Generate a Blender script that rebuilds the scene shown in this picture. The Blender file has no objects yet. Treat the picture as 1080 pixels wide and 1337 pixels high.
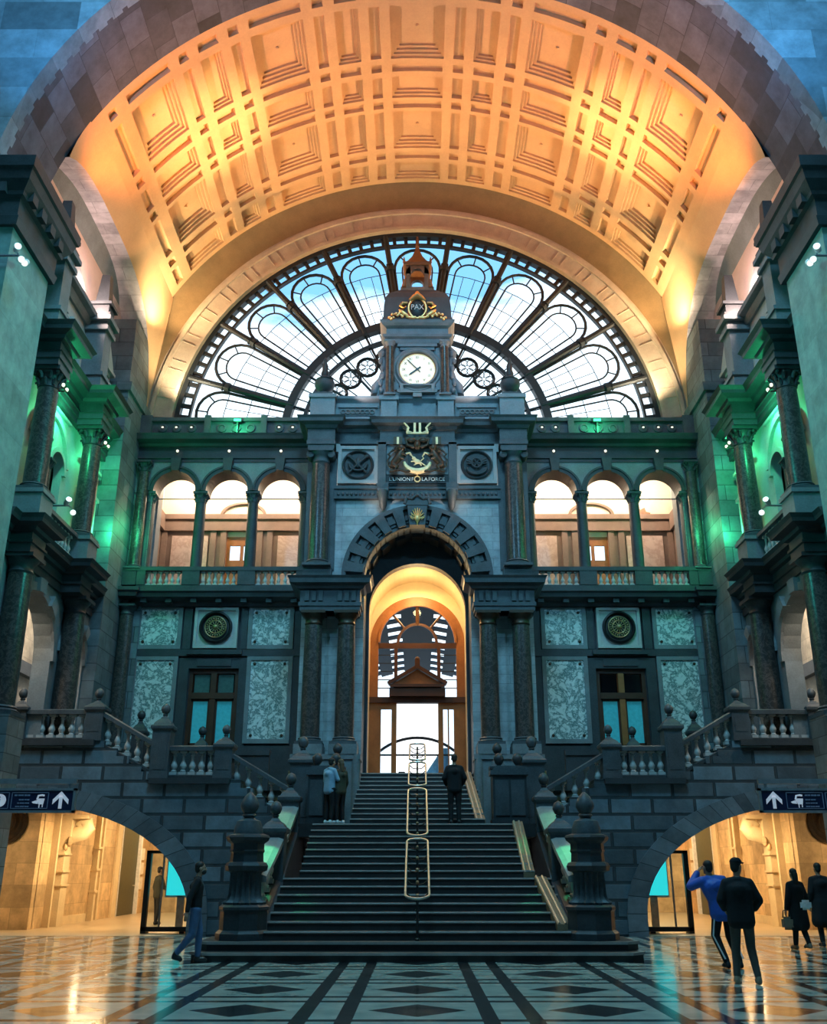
import bpy, bmesh, math, random
from mathutils import Vector, Matrix
random.seed(7)
PI = math.pi
SC = bpy.context.scene
COL = SC.collection
sin, cos, sqrt = math.sin, math.cos, math.sqrt

# ------------------------------------------------------------------ mesh builder
class MB:
    def __init__(s, mx=1):
        s.v = []; s.f = []; s.sm = []; s.mx = mx
    def add(s, vs, fs, smooth=False):
        n = len(s.v); s.v += [tuple(p) for p in vs]
        s.f += [tuple(i + n for i in f) for f in fs]; s.sm += [smooth] * len(fs)
        return s
    def box(s, x0, x1, y0, y1, z0, z1):
        if x0 > x1: x0, x1 = x1, x0
        if y0 > y1: y0, y1 = y1, y0
        if z0 > z1: z0, z1 = z1, z0
        v = [(x0,y0,z0),(x1,y0,z0),(x1,y1,z0),(x0,y1,z0),(x0,y0,z1),(x1,y0,z1),(x1,y1,z1),(x0,y1,z1)]
        return s.add(v, [(3,2,1,0),(4,5,6,7),(0,1,5,4),(1,2,6,5),(2,3,7,6),(3,0,4,7)])
    def bevbox(s, x0, x1, y0, y1, z0, z1, b=.02):
        bm = bmesh.new(); bmesh.ops.create_cube(bm, size=1)
        for v in bm.verts:
            v.co = Vector(((x0+x1)/2 + v.co.x*abs(x1-x0), (y0+y1)/2 + v.co.y*abs(y1-y0), (z0+z1)/2 + v.co.z*abs(z1-z0)))
        bmesh.ops.bevel(bm, geom=bm.edges[:], offset=b, segments=2, affect='EDGES')
        return s.bm(bm)
    def bm(s, bm, smooth=False):
        bm.verts.index_update()
        s.add([v.co[:] for v in bm.verts], [[v.index for v in f.verts] for f in bm.faces], smooth); bm.free(); return s
    def prism(s, poly, axis, a0, a1, smooth=False):
        """poly: 2-D points; axis 'y': (x,z) extruded along y; 'x': (y,z); 'z': (x,y)"""
        def P(p, a):
            return {'y': (p[0], a, p[1]), 'x': (a, p[0], p[1]), 'z': (p[0], p[1], a)}[axis]
        n = len(poly)
        v = [P(p, a0) for p in poly] + [P(p, a1) for p in poly]
        f = [tuple(range(n))[::-1], tuple(range(n, 2*n))]
        f += [(i, (i+1) % n, n + (i+1) % n, n + i) for i in range(n)]
        return s.add(v, f, smooth)
    def lathe(s, prof, cx=0, cy=0, n=20, z0=0, smooth=True, flute=0, axis='z'):
        v = []; f = []
        for r, z in prof:
            for i in range(n):
                a = 2*PI*i/n
                rr = r*(1 - (flute if i % 2 else 0))
                if axis == 'z': v.append((cx + rr*cos(a), cy + rr*sin(a), z0 + z))
                elif axis == 'y': v.append((cx + rr*cos(a), z0 - z, cy + rr*sin(a)))
                else: v.append((z0 + z, cx + rr*cos(a), cy + rr*sin(a)))
        m = len(prof)
        for j in range(m-1):
            for i in range(n):
                k = (i+1) % n
                q = (j*n+i, j*n+k, (j+1)*n+k, (j+1)*n+i)
                f.append(q if axis != 'y' else q[::-1])
        s.add(v, f, smooth)
        s.add([v[i] for i in range(n)], [tuple(range(n))[::-1] if axis != 'y' else tuple(range(n))])
        s.add([v[(m-1)*n+i] for i in range(n)], [tuple(range(n)) if axis != 'y' else tuple(range(n))[::-1]])
        return s
    def tube(s, pts, r, n=8, closed=False, smooth=True, cap=True, flat=None):
        """sweep of a circle (or an n-gon); r may be a list; flat=(a,b) squashes the section"""
        pts = [Vector(p) for p in pts]; m = len(pts); v = []; f = []
        up = None
        for j, p in enumerate(pts):
            a = pts[(j-1) % m] if (closed or j > 0) else p
            b = pts[(j+1) % m] if (closed or j < m-1) else p
            t = (b - a).normalized()
            if up is None:
                up = Vector((0,0,1)) if abs(t.z) < .9 else Vector((0,1,0))
            x = t.cross(up)
            if x.length < 1e-4:
                up = Vector((1,0,0)); x = t.cross(up)
            x.normalize(); y = x.cross(t).normalized(); up = y
            rr = r[j] if isinstance(r, (list, tuple)) else r
            fx, fy = flat if flat else (1, 1)
            for i in range(n):
                a = 2*PI*(i+.5)/n
                v.append(p + x*cos(a)*rr*fx + y*sin(a)*rr*fy)
        for j in range(m if closed else m-1):
            for i in range(n):
                k = (i+1) % n; jj = (j+1) % m
                f.append((j*n+i, j*n+k, jj*n+k, jj*n+i))
        if not closed and cap:
            f.append(tuple(range(n))[::-1]); f.append(tuple((m-1)*n+i for i in range(n)))
        return s.add(v, f, smooth)
    def blob(s, c, r, n=12, rot=None):
        v = []; f = []; m = n//2 + 1
        for j in range(m+1):
            t = PI*j/m - PI/2
            for i in range(n):
                a = 2*PI*i/n
                p = Vector((r[0]*cos(t)*cos(a), r[1]*cos(t)*sin(a), r[2]*sin(t)))
                if rot is not None: p = rot @ p
                v.append(p + Vector(c))
        for j in range(m):
            for i in range(n):
                k = (i+1) % n
                f.append((j*n+i, j*n+k, (j+1)*n+k, (j+1)*n+i))
        return s.add(v, f, True)
    def limb(s, p0, r0, p1, r1, n=10):
        p0 = Vector(p0); p1 = Vector(p1); t = p1 - p0
        s.tube([p0 - t.normalized()*r0*.7, p0 - t.normalized()*r0*.4, p0, p0.lerp(p1, .5), p1, p1 + t.normalized()*r1*.4, p1 + t.normalized()*r1*.7],
               [r0*.6, r0*.88, r0, (r0+r1)/2, r1, r1*.88, r1*.6], n)
        return s
    def arch(s, c, cz, r0, r1, a0, a1, p0, p1, n=24, axis='y', kz=1.0):
        """arched band between radii, centre (c,cz), extruded from p0 to p1 along axis y (or x)"""
        v = []; f = []
        for i in range(n+1):
            a = a0 + (a1-a0)*i/n
            for r in (r0, r1):
                for p in (p0, p1):
                    q = (c + r*cos(a), cz + kz*r*sin(a))
                    v.append((q[0], p, q[1]) if axis == 'y' else (p, q[0], q[1]))
        for i in range(n):
            b = 4*i; d = b+4
            f += [(b, d, d+1, b+1), (b+2, b+3, d+3, d+2), (b, b+2, d+2, d), (b+1, d+1, d+3, b+3)]
        f += [(0,1,3,2), (4*n, 4*n+2, 4*n+3, 4*n+1)]
        return s.add(v, f)
    def strip(s, samp, p0, p1, axis='y'):
        """wall between bottom and top curves: samp = [(t, zb, zt)], from p0 to p1"""
        v = []; f = []
        P = (lambda t, p, z: (t, p, z)) if axis == 'y' else (lambda t, p, z: (p, t, z))
        for t, zb, zt in samp:
            v += [P(t,p0,zb), P(t,p0,zt), P(t,p1,zb), P(t,p1,zt)]
        for i in range(len(samp)-1):
            b = 4*i; d = b+4
            f += [(b, d, d+1, b+1), (b+2, b+3, d+3, d+2), (b, b+2, d+2, d), (b+1, d+1, d+3, b+3)]
        n = 4*(len(samp)-1)
        f += [(0,1,3,2), (n, n+2, n+3, n+1)]
        return s.add(v, f)
    def sweep(s, prof, path, closed=False):
        """moulding: prof = [(out, z)], path = [(x,y)] in plan; out is to the right of travel"""
        P = [Vector((p[0], p[1])) for p in path]; m = len(P); k = len(prof); v = []; f = []
        for j in range(m):
            def nrm(a, b):
                d = (b-a).normalized(); return Vector((d.y, -d.x))
            if closed or 0 < j < m-1:
                n0 = nrm(P[j-1], P[j]); n1 = nrm(P[j], P[(j+1) % m])
                b = n0 + n1; b = b / max(.25, (1 + n0.dot(n1)))
            elif j == 0: b = nrm(P[0], P[1])
            else: b = nrm(P[-2], P[-1])
            for o, z in prof: v.append((P[j].x + b.x*o, P[j].y + b.y*o, z))
        for j in range(m if closed else m-1):
            jj = (j+1) % m
            for i in range(k-1):
                f.append((j*k+i, jj*k+i, jj*k+i+1, j*k+i+1))
            f.append((j*k+k-1, jj*k+k-1, jj*k, j*k))
        if not closed:
            f.append(tuple(range(k))[::-1]); f.append(tuple((m-1)*k+i for i in range(k)))
        return s.add(v, f)
    def build(s, name, mat, parent=None, kind=None, autosmooth=True):
        org = Vector((0,0,0))
        r = parent
        while r is not None:
            org += r.location; r = r.parent
        me = bpy.data.meshes.new(name)
        mx = s.mx
        me.from_pydata([(p[0]*mx - org.x, p[1] - org.y, p[2] - org.z) for p in s.v], [], s.f)
        bm = bmesh.new(); bm.from_mesh(me)
        bmesh.ops.recalc_face_normals(bm, faces=bm.faces[:])
        bm.to_mesh(me); bm.free()
        if len(me.polygons) == len(s.sm):
            me.polygons.foreach_set('use_smooth', s.sm)
        me.update()
        if any(s.sm) and autosmooth:
            try: me.set_sharp_from_angle(angle=math.radians(42))
            except Exception: pass
        o = bpy.data.objects.new(name, me); COL.objects.link(o)
        if mat is not None: me.materials.append(mat)
        if parent is not None: o.parent = parent
        if kind: o['kind'] = kind
        return o

def tag(o, label, cat, group=None, kind=None):
    o['label'] = label; o['category'] = cat
    if group: o['group'] = group
    if kind: o['kind'] = kind
    return o
def thing(name, label, cat, loc=(0,0,0), group=None):
    o = bpy.data.objects.new(name, None); COL.objects.link(o); o.location = loc
    o.empty_display_size = .1
    return tag(o, label, cat, group)
def struct(name, mb, mat, parent=None):
    return mb.build(name, mat, parent, kind='structure')
def dup(o, loc, parent=None):
    c = o.copy(); COL.objects.link(c); c.location = loc
    if parent is not None: c.parent = parent
    return c
def sidename(s): return 'right' if s > 0 else 'left'
def text_mesh(name, body, size, loc, mat, parent, depth=.02, xscale=1.0, align='CENTER', rotz=0):
    cu = bpy.data.curves.new(name, 'FONT'); cu.body = body; cu.size = size; cu.extrude = depth
    cu.align_x = align; cu.align_y = 'CENTER'
    t = bpy.data.objects.new(name + '_curve', cu); COL.objects.link(t)
    dg = bpy.context.evaluated_depsgraph_get()
    me = bpy.data.meshes.new_from_object(t.evaluated_get(dg))
    bpy.data.objects.remove(t); bpy.data.curves.remove(cu)
    M = Matrix.Translation(Vector(loc)) @ Matrix.Rotation(rotz, 4, 'Z') @ Matrix.Rotation(PI/2, 4, 'X') @ Matrix.Diagonal((xscale, 1, 1, 1))
    org = Vector((0,0,0)); r = parent
    while r is not None: org += r.location; r = r.parent
    me.transform(Matrix.Translation(-org) @ M)
    me.name = name; me.materials.clear(); me.materials.append(mat)
    o = bpy.data.objects.new(name, me); COL.objects.link(o); o.parent = parent
    return o

# ------------------------------------------------------------------ materials
def _nt(name):
    m = bpy.data.materials.new(name); m.use_nodes = True
    nt = m.node_tree; b = nt.nodes['Principled BSDF']
    return m, nt, b
def N(nt, t, **kw):
    n = nt.nodes.new(t)
    for k, v in kw.items():
        if k in n.inputs: n.inputs[k].default_value = v
        else: setattr(n, k, v)
    return n
def L(nt, a, b): nt.links.new(a, b)
def math_(nt, op, a, b=None, clamp=False):
    n = N(nt, 'ShaderNodeMath', operation=op); n.use_clamp = clamp
    for i, x in enumerate((a, b)):
        if x is None: continue
        if isinstance(x, (int, float)): n.inputs[i].default_value = x
        else: L(nt, x, n.inputs[i])
    return n.outputs[0]
def mix(nt, fac, a, b):
    n = N(nt, 'ShaderNodeMix', data_type='RGBA')
    if isinstance(fac, (int, float)): n.inputs[0].default_value = fac
    else: L(nt, fac, n.inputs[0])
    for sck, x in ((n.inputs[6], a), (n.inputs[7], b)):
        if isinstance(x, (tuple, list)): sck.default_value = (*x[:3], 1)
        else: L(nt, x, sck)
    return n.outputs[2]
def ramp(nt, src, stops):
    n = N(nt, 'ShaderNodeValToRGB'); cr = n.color_ramp
    while len(cr.elements) < len(stops): cr.elements.new(.5)
    for e, (p, c) in zip(cr.elements, stops):
        e.position = p; e.color = (*c[:3], 1) if isinstance(c, (tuple, list)) else (c, c, c, 1)
    L(nt, src, n.inputs[0]); return n.outputs[0]
def bump(nt, b, h, strength=.4, dist=.02):
    n = N(nt, 'ShaderNodeBump'); n.inputs['Strength'].default_value = strength; n.inputs['Distance'].default_value = dist
    L(nt, h, n.inputs['Height']); L(nt, n.outputs[0], b.inputs['Normal'])
def setp(b, rough=.6, metal=0, spec=.5):
    b.inputs['Roughness'].default_value = rough; b.inputs['Metallic'].default_value = metal
    b.inputs['Specular IOR Level'].default_value = spec
def stone(name, c, var=.35, scale=1.2, rough=.55, bstr=.3, spec=.4):
    m, nt, b = _nt(name); setp(b, rough, 0, spec)
    pos = N(nt, 'ShaderNodeNewGeometry').outputs['Position']
    n1 = N(nt, 'ShaderNodeTexNoise', Scale=scale, Detail=6.0, Roughness=.65); L(nt, pos, n1.inputs['Vector'])
    n2 = N(nt, 'ShaderNodeTexNoise', Scale=scale*14, Detail=3.0); L(nt, pos, n2.inputs['Vector'])
    f = math_(nt, 'ADD', math_(nt, 'MULTIPLY', n1.outputs[0], .7), math_(nt, 'MULTIPLY', n2.outputs[0], .3))
    lo = tuple(x*(1-var) for x in c); hi = tuple(min(1, x*(1+var)) for x in c)
    L(nt, ramp(nt, f, [(.3, lo), (.7, hi)]), b.inputs['Base Color'])
    bump(nt, b, n2.outputs[0], bstr, .01)
    return m
def ashlar(name, c, bw=1.1, bh=.45, mortar=.012, var=.35, rough=.6, arc=None, mort=.35, bstr=.6, dist=.03):
    """coursed blocks; world position; arc=(cx,cz,R): blocks run round an arch"""
    m, nt, b = _nt(name); setp(b, rough, 0, .4)
    pos = N(nt, 'ShaderNodeNewGeometry').outputs['Position']
    sp = N(nt, 'ShaderNodeSeparateXYZ'); L(nt, pos, sp.inputs[0])
    x, y, z = sp.outputs
    cb = N(nt, 'ShaderNodeCombineXYZ')
    if arc:
        a = math_(nt, 'ARCTAN2', math_(nt, 'SUBTRACT', x if arc[3] == 'x' else y, arc[0]), math_(nt, 'SUBTRACT', z, arc[1]))
        L(nt, math_(nt, 'MULTIPLY', a, arc[2]), cb.inputs[1])
        if arc[4] == 'soffit': L(nt, y if arc[3] == 'x' else x, cb.inputs[0])
        else:
            dx = math_(nt, 'SUBTRACT', x if arc[3] == 'x' else y, arc[0]); dz = math_(nt, 'SUBTRACT', z, arc[1])
            L(nt, math_(nt, 'SQRT', math_(nt, 'ADD', math_(nt, 'MULTIPLY', dx, dx), math_(nt, 'MULTIPLY', dz, dz))), cb.inputs[0])
    else:
        L(nt, math_(nt, 'ADD', x, y), cb.inputs[0]); L(nt, z, cb.inputs[1])
    br = N(nt, 'ShaderNodeTexBrick', Scale=1.0); br.inputs['Mortar Size'].default_value = mortar
    br.inputs['Mortar Smooth'].default_value = .3; br.inputs['Bias'].default_value = 0
    br.inputs['Brick Width'].default_value = bw; br.inputs['Row Height'].default_value = bh
    lo = tuple(v*(1-var) for v in c); hi = tuple(min(1, v*(1+var)) for v in c)
    br.inputs['Color1'].default_value = (*lo, 1); br.inputs['Color2'].default_value = (*hi, 1)
    br.inputs['Mortar'].default_value = (*[v*mort for v in c], 1)
    L(nt, cb.outputs[0], br.inputs['Vector'])
    n1 = N(nt, 'ShaderNodeTexNoise', Scale=1.7, Detail=6.0, Roughness=.7); L(nt, pos, n1.inputs['Vector'])
    v = ramp(nt, n1.outputs[0], [(.25, .55), (.75, 1.35)])
    mm = N(nt, 'ShaderNodeMix', data_type='RGBA', blend_type='MULTIPLY'); mm.inputs[0].default_value = 1
    L(nt, br.outputs['Color'], mm.inputs[6]); L(nt, v, mm.inputs[7])
    L(nt, mm.outputs[2], b.inputs['Base Color'])
    h = math_(nt, 'ADD', math_(nt, 'MULTIPLY', br.outputs['Fac'], -1.0), math_(nt, 'MULTIPLY', n1.outputs[0], .25))
    bump(nt, b, h, bstr, dist)
    return m
def marble(name, base, vein, scale=1.0, rough=.25, thr=(.42, .5, .58), speck=None, spec=.5):
    m, nt, b = _nt(name); setp(b, rough, 0, spec)
    pos = N(nt, 'ShaderNodeNewGeometry').outputs['Position']
    w = N(nt, 'ShaderNodeTexNoise', Scale=scale*.8, Detail=4.0); L(nt, pos, w.inputs['Vector'])
    va = N(nt, 'ShaderNodeVectorMath', operation='MULTIPLY_ADD'); L(nt, w.outputs['Color'], va.inputs[0])
    va.inputs[1].default_value = (1.4/scale,)*3; L(nt, pos, va.inputs[2])
    n = N(nt, 'ShaderNodeTexNoise', Scale=scale*2.2, Detail=8.0, Roughness=.62); L(nt, va.outputs[0], n.inputs['Vector'])
    mid = tuple((p+q)/2 for p, q in zip(base, vein))
    c = ramp(nt, n.outputs[0], [(thr[0], base), (thr[1], vein), (thr[1]+.03, mid), (thr[2], base)])
    L(nt, c, b.inputs['Base Color'])
    return m
def plain(name, c, rough=.5, metal=0, spec=.5, emit=None, es=0):
    m, nt, b = _nt(name); setp(b, rough, metal, spec)
    pos = N(nt, 'ShaderNodeNewGeometry').outputs['Position']
    n = N(nt, 'ShaderNodeTexNoise', Scale=9.0, Detail=3.0); L(nt, pos, n.inputs['Vector'])
    L(nt, ramp(nt, n.outputs[0], [(.3, tuple(x*.85 for x in c)), (.7, tuple(min(1, x*1.12) for x in c))]), b.inputs['Base Color'])
    if emit:
        b.inputs['Emission Color'].default_value = (*emit, 1); b.inputs['Emission Strength'].default_value = es
    return m
def glass(name, tint=(.9,.95,1), gloss=.12):
    m, nt, b = _nt(name); nt.nodes.remove(b)
    t = N(nt, 'ShaderNodeBsdfTransparent'); t.inputs[0].default_value = (*tint, 1)
    g = N(nt, 'ShaderNodeBsdfGlossy'); g.inputs['Roughness'].default_value = .05
    n = N(nt, 'ShaderNodeTexNoise', Scale=3.0)
    fr = N(nt, 'ShaderNodeFresnel'); fr.inputs[0].default_value = 1.4
    mx = N(nt, 'ShaderNodeMixShader'); f = math_(nt, 'MULTIPLY', fr.outputs[0], gloss*8, True)
    f = math_(nt, 'MULTIPLY', f, math_(nt, 'ADD', math_(nt, 'MULTIPLY', n.outputs[0], .4), .7), True)
    L(nt, f, mx.inputs[0]); L(nt, t.outputs[0], mx.inputs[1]); L(nt, g.outputs[0], mx.inputs[2])
    L(nt, mx.outputs[0], nt.nodes['Material Output'].inputs[0])
    return m

M = {}
M['dark'] = stone('dark_bluestone', (.038,.044,.05), .45, 1.5, .5)
M['trim'] = stone('weathered_bluestone', (.066,.078,.088), .45, 1.8, .5)
M['mid'] = stone('grey_limestone', (.17,.19,.20), .3, 1.5, .55)
M['pale'] = stone('pale_limestone', (.42,.42,.40), .22, 1.5, .6)
M['ash'] = ashlar('grey_ashlar', (.17,.185,.19), 1.0, .42, .012)
M['ashpier'] = ashlar('pier_ashlar', (.12,.155,.165), 1.2, .55, .014, .3)
M['ashflat'] = ashlar('smooth_pier_ashlar', (.20,.29,.28), 1.6, 1.3, .006, .14, .6, None, .75, .2, .01)
M['rustic'] = ashlar('rusticated_blocks', (.115,.155,.185), 1.15, .43, .045, .5, .6, None, .3, 1.0, .09)
M['ashblue'] = ashlar('fine_pale_ashlar', (.36,.40,.42), .85, .30, .008, .1, .6, None, .6, .3, .01)
M['cream'] = ashlar('cream_ashlar', (.55,.49,.40), 1.1, .62, .008, .12, .7, None, .7, .2, .01)
M['warmstone'] = ashlar('honey_ashlar', (.62,.44,.24), 1.1, .6, .008, .22, .6, None, .7, .3, .01)
M['warmpale'] = stone('honey_trim', (.72,.58,.36), .15, 2, .5)
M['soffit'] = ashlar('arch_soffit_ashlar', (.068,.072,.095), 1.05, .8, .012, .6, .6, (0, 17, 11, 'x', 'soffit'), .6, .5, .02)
M['sidesoffit'] = ashlar('side_arch_ashlar', (.44,.40,.42), 1.4, .55, .01, .2, .7, (26.5, 16.8, 5, 'y', 'soffit'), .6, .5, .02)
M['crossing'] = ashlar('crossing_wall_ashlar', (.17,.20,.23), 2.1, 1.0, .008, .55, .7, None, .8, .3, .01)
M['vault'] = stone('vault_plaster', (.58,.355,.175), .12, 1.1, .7, .15)
M['cove_shade'] = stone('shaded_cove_plaster', (.24,.155,.07), .2, 1.5, .6, .1)  # cove shade painted in as a darker brown
for _s in (-1, 1): M['archring%d' % _s] = ashlar('arch_ring_voussoirs', (.12,.15,.175), 20, .42, .012, .3, .6, (_s*10.6, .48, 4.85, 'x', 'face'), .3, .6, .03)
M['greenled'] = plain('green_led_lens', (.1,.8,.4), .3, 0, .5, (.05,1,.35), 3)
M['voussoir'] = stone('rib_limestone', (.46,.36,.26), .2, 2, .6)
M['pink'] = stone('tympanum_plaster', (.66,.50,.46), .12, 1.0, .75, .1)
M['column'] = marble('dark_brown_marble', (.032,.028,.027), (.10,.085,.075), 3.0, .3, (.44,.5,.56))
M['marble'] = marble('white_green_marble', (.66,.70,.68), (.08,.16,.16), 2.1, .25, (.38,.48,.57))
M['marble2'] = marble('rose_marble', (.62,.47,.40), (.48,.33,.27), 1.0, .3, (.36,.5,.62))
M['stair'] = stone('stair_granite', (.035,.033,.034), .35, 3, .45)
M['nosing'] = stone('step_edge_highlight', (.30,.28,.26), .25, 4, .42)  # pale colour paints the light caught along the step edges
M['wood'] = stone('varnished_oak', (.30,.115,.035), .3, 2.5, .4)
M['wooddark'] = stone('dark_oak', (.07,.028,.014), .3, 3, .4)
M['iron'] = plain('dark_window_iron', (.02,.024,.028), .5, .3)
M['gold'] = plain('gilded_metal', (.85,.52,.20), .4, .5)
M['goldpale'] = plain('pale_gilding', (1.0,.74,.40), .45, .1)
M['bronze'] = plain('dark_bronze', (.07,.05,.035), .45, .7)
M['copper'] = plain('brown_copper', (.22,.12,.07), .45, .3)
M['slate'] = stone('roof_slate', (.075,.08,.09), .3, 3, .55)
M['brass'] = plain('pale_brass', (.55,.51,.43), .4, .7)
M['black'] = plain('black_paint', (.012,.012,.014), .4)
M['blackhole'] = plain('dark_opening_black', (.01,.01,.012), .9)  # near-black sheets stand in for the dark behind gallery and window openings
M['white'] = plain('white_paint', (.80,.80,.80), .5)
M['clockface'] = plain('opal_dial', (.85,.78,.62), .4, 0, .5, (1,.90,.68), .75)
M['lampwhite'] = plain('lamp_lens', (.9,.9,.9), .3, 0, .5, (1,.97,.9), 1.4)
M['bulb'] = plain('pearl_lamp', (.9,.85,.75), .3, 0, .5, (1,.9,.7), 1.3)
M['signblue'] = plain('sign_blue', (.010,.012,.05), .35)
M['signgrey'] = plain('sign_frame_grey', (.30,.30,.32), .45, .5)
M['signwhite'] = plain('sign_lettering', (.75,.75,.8), .5, 0, .5, (.8,.85,1), .25)
M['teal'] = plain('lit_teal_display', (.05,.6,.6), .4, 0, .5, (.03,.75,.72), 1.0)
M['pane'] = glass('clear_pane', (.86,.94,1.0))
M['panefan'] = glass('fanlight_pane', (.80,.92,1.0), .05)
M['pane_teal'] = plain('teal_glazed_pane', (.06,.36,.42), .12, 0, .6, (.02,.22,.27), .35)
M['greendoor'] = plain('olive_door_paint', (.055,.06,.03), .45)
M['paper'] = plain('paper_notice', (.75,.70,.6), .8)
M['tarp'] = plain('blue_tarpaulin', (.22,.52,.75), .5)
M['shed'] = plain('blue_roof_steel', (.008,.035,.06), .6)

# polished patterned floor: pale marble with dark bands and lozenges
def floor_mat():
    m, nt, b = _nt('polished_patterned_marble'); setp(b, .13, 0, .55)
    pos = N(nt, 'ShaderNodeNewGeometry').outputs['Position']
    sp = N(nt, 'ShaderNodeSeparateXYZ'); L(nt, pos, sp.inputs[0])
    P = 2.18
    def cell(o, off):
        t = math_(nt, 'MULTIPLY', math_(nt, 'ADD', o, off), 1/P)
        f = math_(nt, 'FRACT', math_(nt, 'ADD', t, 100.5))
        return math_(nt, 'MULTIPLY', math_(nt, 'ABSOLUTE', math_(nt, 'SUBTRACT', f, .5)), P)
    a = cell(sp.outputs[0], 0); c = cell(sp.outputs[1], -17.35)
    def band(x, lo, hi):
        return math_(nt, 'MULTIPLY', math_(nt, 'GREATER_THAN', x, lo), math_(nt, 'LESS_THAN', x, hi))
    d = math_(nt, 'LESS_THAN', math_(nt, 'ADD', math_(nt, 'MULTIPLY', a, 1/.60), math_(nt, 'MULTIPLY', c, 1/.56)), 1.0)
    dark = math_(nt, 'MAXIMUM', d, math_(nt, 'MAXIMUM', band(a, .74, .93), band(c, .76, .93)))
    n = N(nt, 'ShaderNodeTexNoise', Scale=2.0, Detail=7.0, Roughness=.6); L(nt, pos, n.inputs['Vector'])
    pale = ramp(nt, n.outputs[0], [(.3, (.31,.38,.34)), (.7, (.49,.56,.49))])
    drk = ramp(nt, n.outputs[0], [(.3, (.010,.012,.014)), (.7, (.035,.04,.042))])
    L(nt, mix(nt, dark, pale, drk), b.inputs['Base Color'])
    n3 = N(nt, 'ShaderNodeTexNoise', Scale=3.0, Detail=2.0); L(nt, pos, n3.inputs['Vector'])
    L(nt, ramp(nt, n3.outputs[0], [(.3, .10), (.7, .19)]), b.inputs['Roughness'])
    return m
M['floor'] = floor_mat()
M['passfloor'] = stone('passage_floor', (.45,.34,.21), .12, 1.2, .3, .05)
M['slatepane'] = plain('dull_green_pane', (.07,.13,.12), .15, 0, .6)
M['gold_dim'] = plain('tarnished_gilding', (.33,.25,.12), .4, .8)
M['pale_warm'] = stone('warm_plaster', (.70,.58,.46), .1, 1.2, .7, .1)
M['wood_grey'] = stone('brown_pilaster_and_wall_shade', (.20,.135,.105), .2, 2, .6)
M['daypane'] = M['pane']
M['goldplaster'] = stone('cream_vault_plaster', (.72,.58,.36), .1, 1.5, .6, .1)
M['blue_trim'] = stone('smooth_bluestone', (.22,.26,.29), .25, 1.5, .5)
M['palegrey'] = stone('weathered_pale_stone', (.34,.33,.33), .2, 2, .6)
M['clockstone'] = stone('clock_stage_stone', (.20,.22,.25), .3, 2, .5)
M['rimstone'] = stone('clock_rim_stone', (.30,.27,.27), .2, 3, .5)
M['gold_warm'] = plain('warm_gilding', (.80,.42,.16), .4, .75)
M['baluster'] = stone('pale_baluster_stone', (.44,.44,.43), .2, 3, .5)
M['polished'] = stone('polished_rail_stone', (.26,.29,.29), .2, 3, .22)
M['brass_dim'] = plain('dull_brass', (.35,.28,.18), .4, .8)
M['rampbrown'] = stone('brown_board', (.25,.17,.10), .2, 4, .5)
M['signline'] = plain('sign_thin_lines', (.30,.30,.42), .5)
M['greypanel'] = plain('grey_display_panel', (.48,.42,.34), .5)
# ------------------------------------------------------------------ camera
cam = bpy.data.cameras.new('camera'); camo = bpy.data.objects.new('camera', cam); COL.objects.link(camo)
camo.location = (0, 0, 1.58); camo.rotation_euler = (PI/2 + math.atan(469/1250), 0, 0)
cam.sensor_fit = 'VERTICAL'; cam.sensor_height = 24; cam.lens = 1250/1337*24
cam.shift_x = -5/1337; cam.clip_end = 500
SC.camera = camo

# ------------------------------------------------------------------ floors
struct('floor', MB().box(-17.4, 17.4, -8.6, 27.2, -.3, 0), M['floor'])
for s in (-1, 1):
    struct('floor_passage_' + sidename(s), MB(s).box(3.6, 16, 27.2, 46, -.3, .004), M['passfloor'])

# ------------------------------------------------------------------ near transverse arch, crossing walls
ZC, RV = 17.0, 11.0
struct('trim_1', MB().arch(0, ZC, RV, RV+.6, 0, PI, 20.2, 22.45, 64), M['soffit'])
def circ_z(x, r, zc): return zc + sqrt(max(0, r*r - x*x))
samp = [(-17, 16.5, 36)] + [(-11.0, 16.5, 36)]
samp += [(RV*1.0*math.cos(PI - PI*i/60), circ_z(RV*math.cos(PI - PI*i/60), RV, ZC), 36) for i in range(61)]
samp += [(11.0, 16.5, 36), (17, 16.5, 36)]
struct('wall_crossing', MB().strip(samp, 19.75, 20.3), M['crossing'])
for s in (-1, 1):
    sd = sidename(s)
    struct('wall_pier_' + sd, MB(s).box(10.1, 17, 19.9, 22.3, 0, 16.75), M['ashflat'])
    # impost cornice with dentil blocks
    prof = [(0,16.65),(.12,16.65),(.16,16.9),(.1,16.95),(.1,17.45),(.2,17.5),(.22,17.6),(.38,17.85),(.44,18.1),(.50,18.15),(.52,18.45),(0,18.5)]
    c = MB(s).sweep(prof, [(12.5, 22.3), (10.1, 22.3), (10.1, 19.9), (17, 19.9)])
    for i in range(4):
        y = 22.0 - i*.62
        c.box(9.76, 10.1, y-.16, y+.16, 17.5, 17.84)
    for i in range(6): c.box(10.3+i*.62, 10.6+i*.62, 19.56, 19.9, 17.5, 17.84)
    struct('trim_2' if s < 0 else 'trim_3', c, M['dark'])
    struct('wall_crossing_' + sd, MB(s).box(17, 17.4, -8, 22.3, 0, 36), M['crossing'])
struct('wall_behind', MB().box(-17.4, 17.4, -8.6, -8, 0, 36), M['crossing'])
struct('ceiling_crossing', MB().box(-17, 17, -8.6, 20.3, 35.6, 36.2), M['crossing'])

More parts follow.
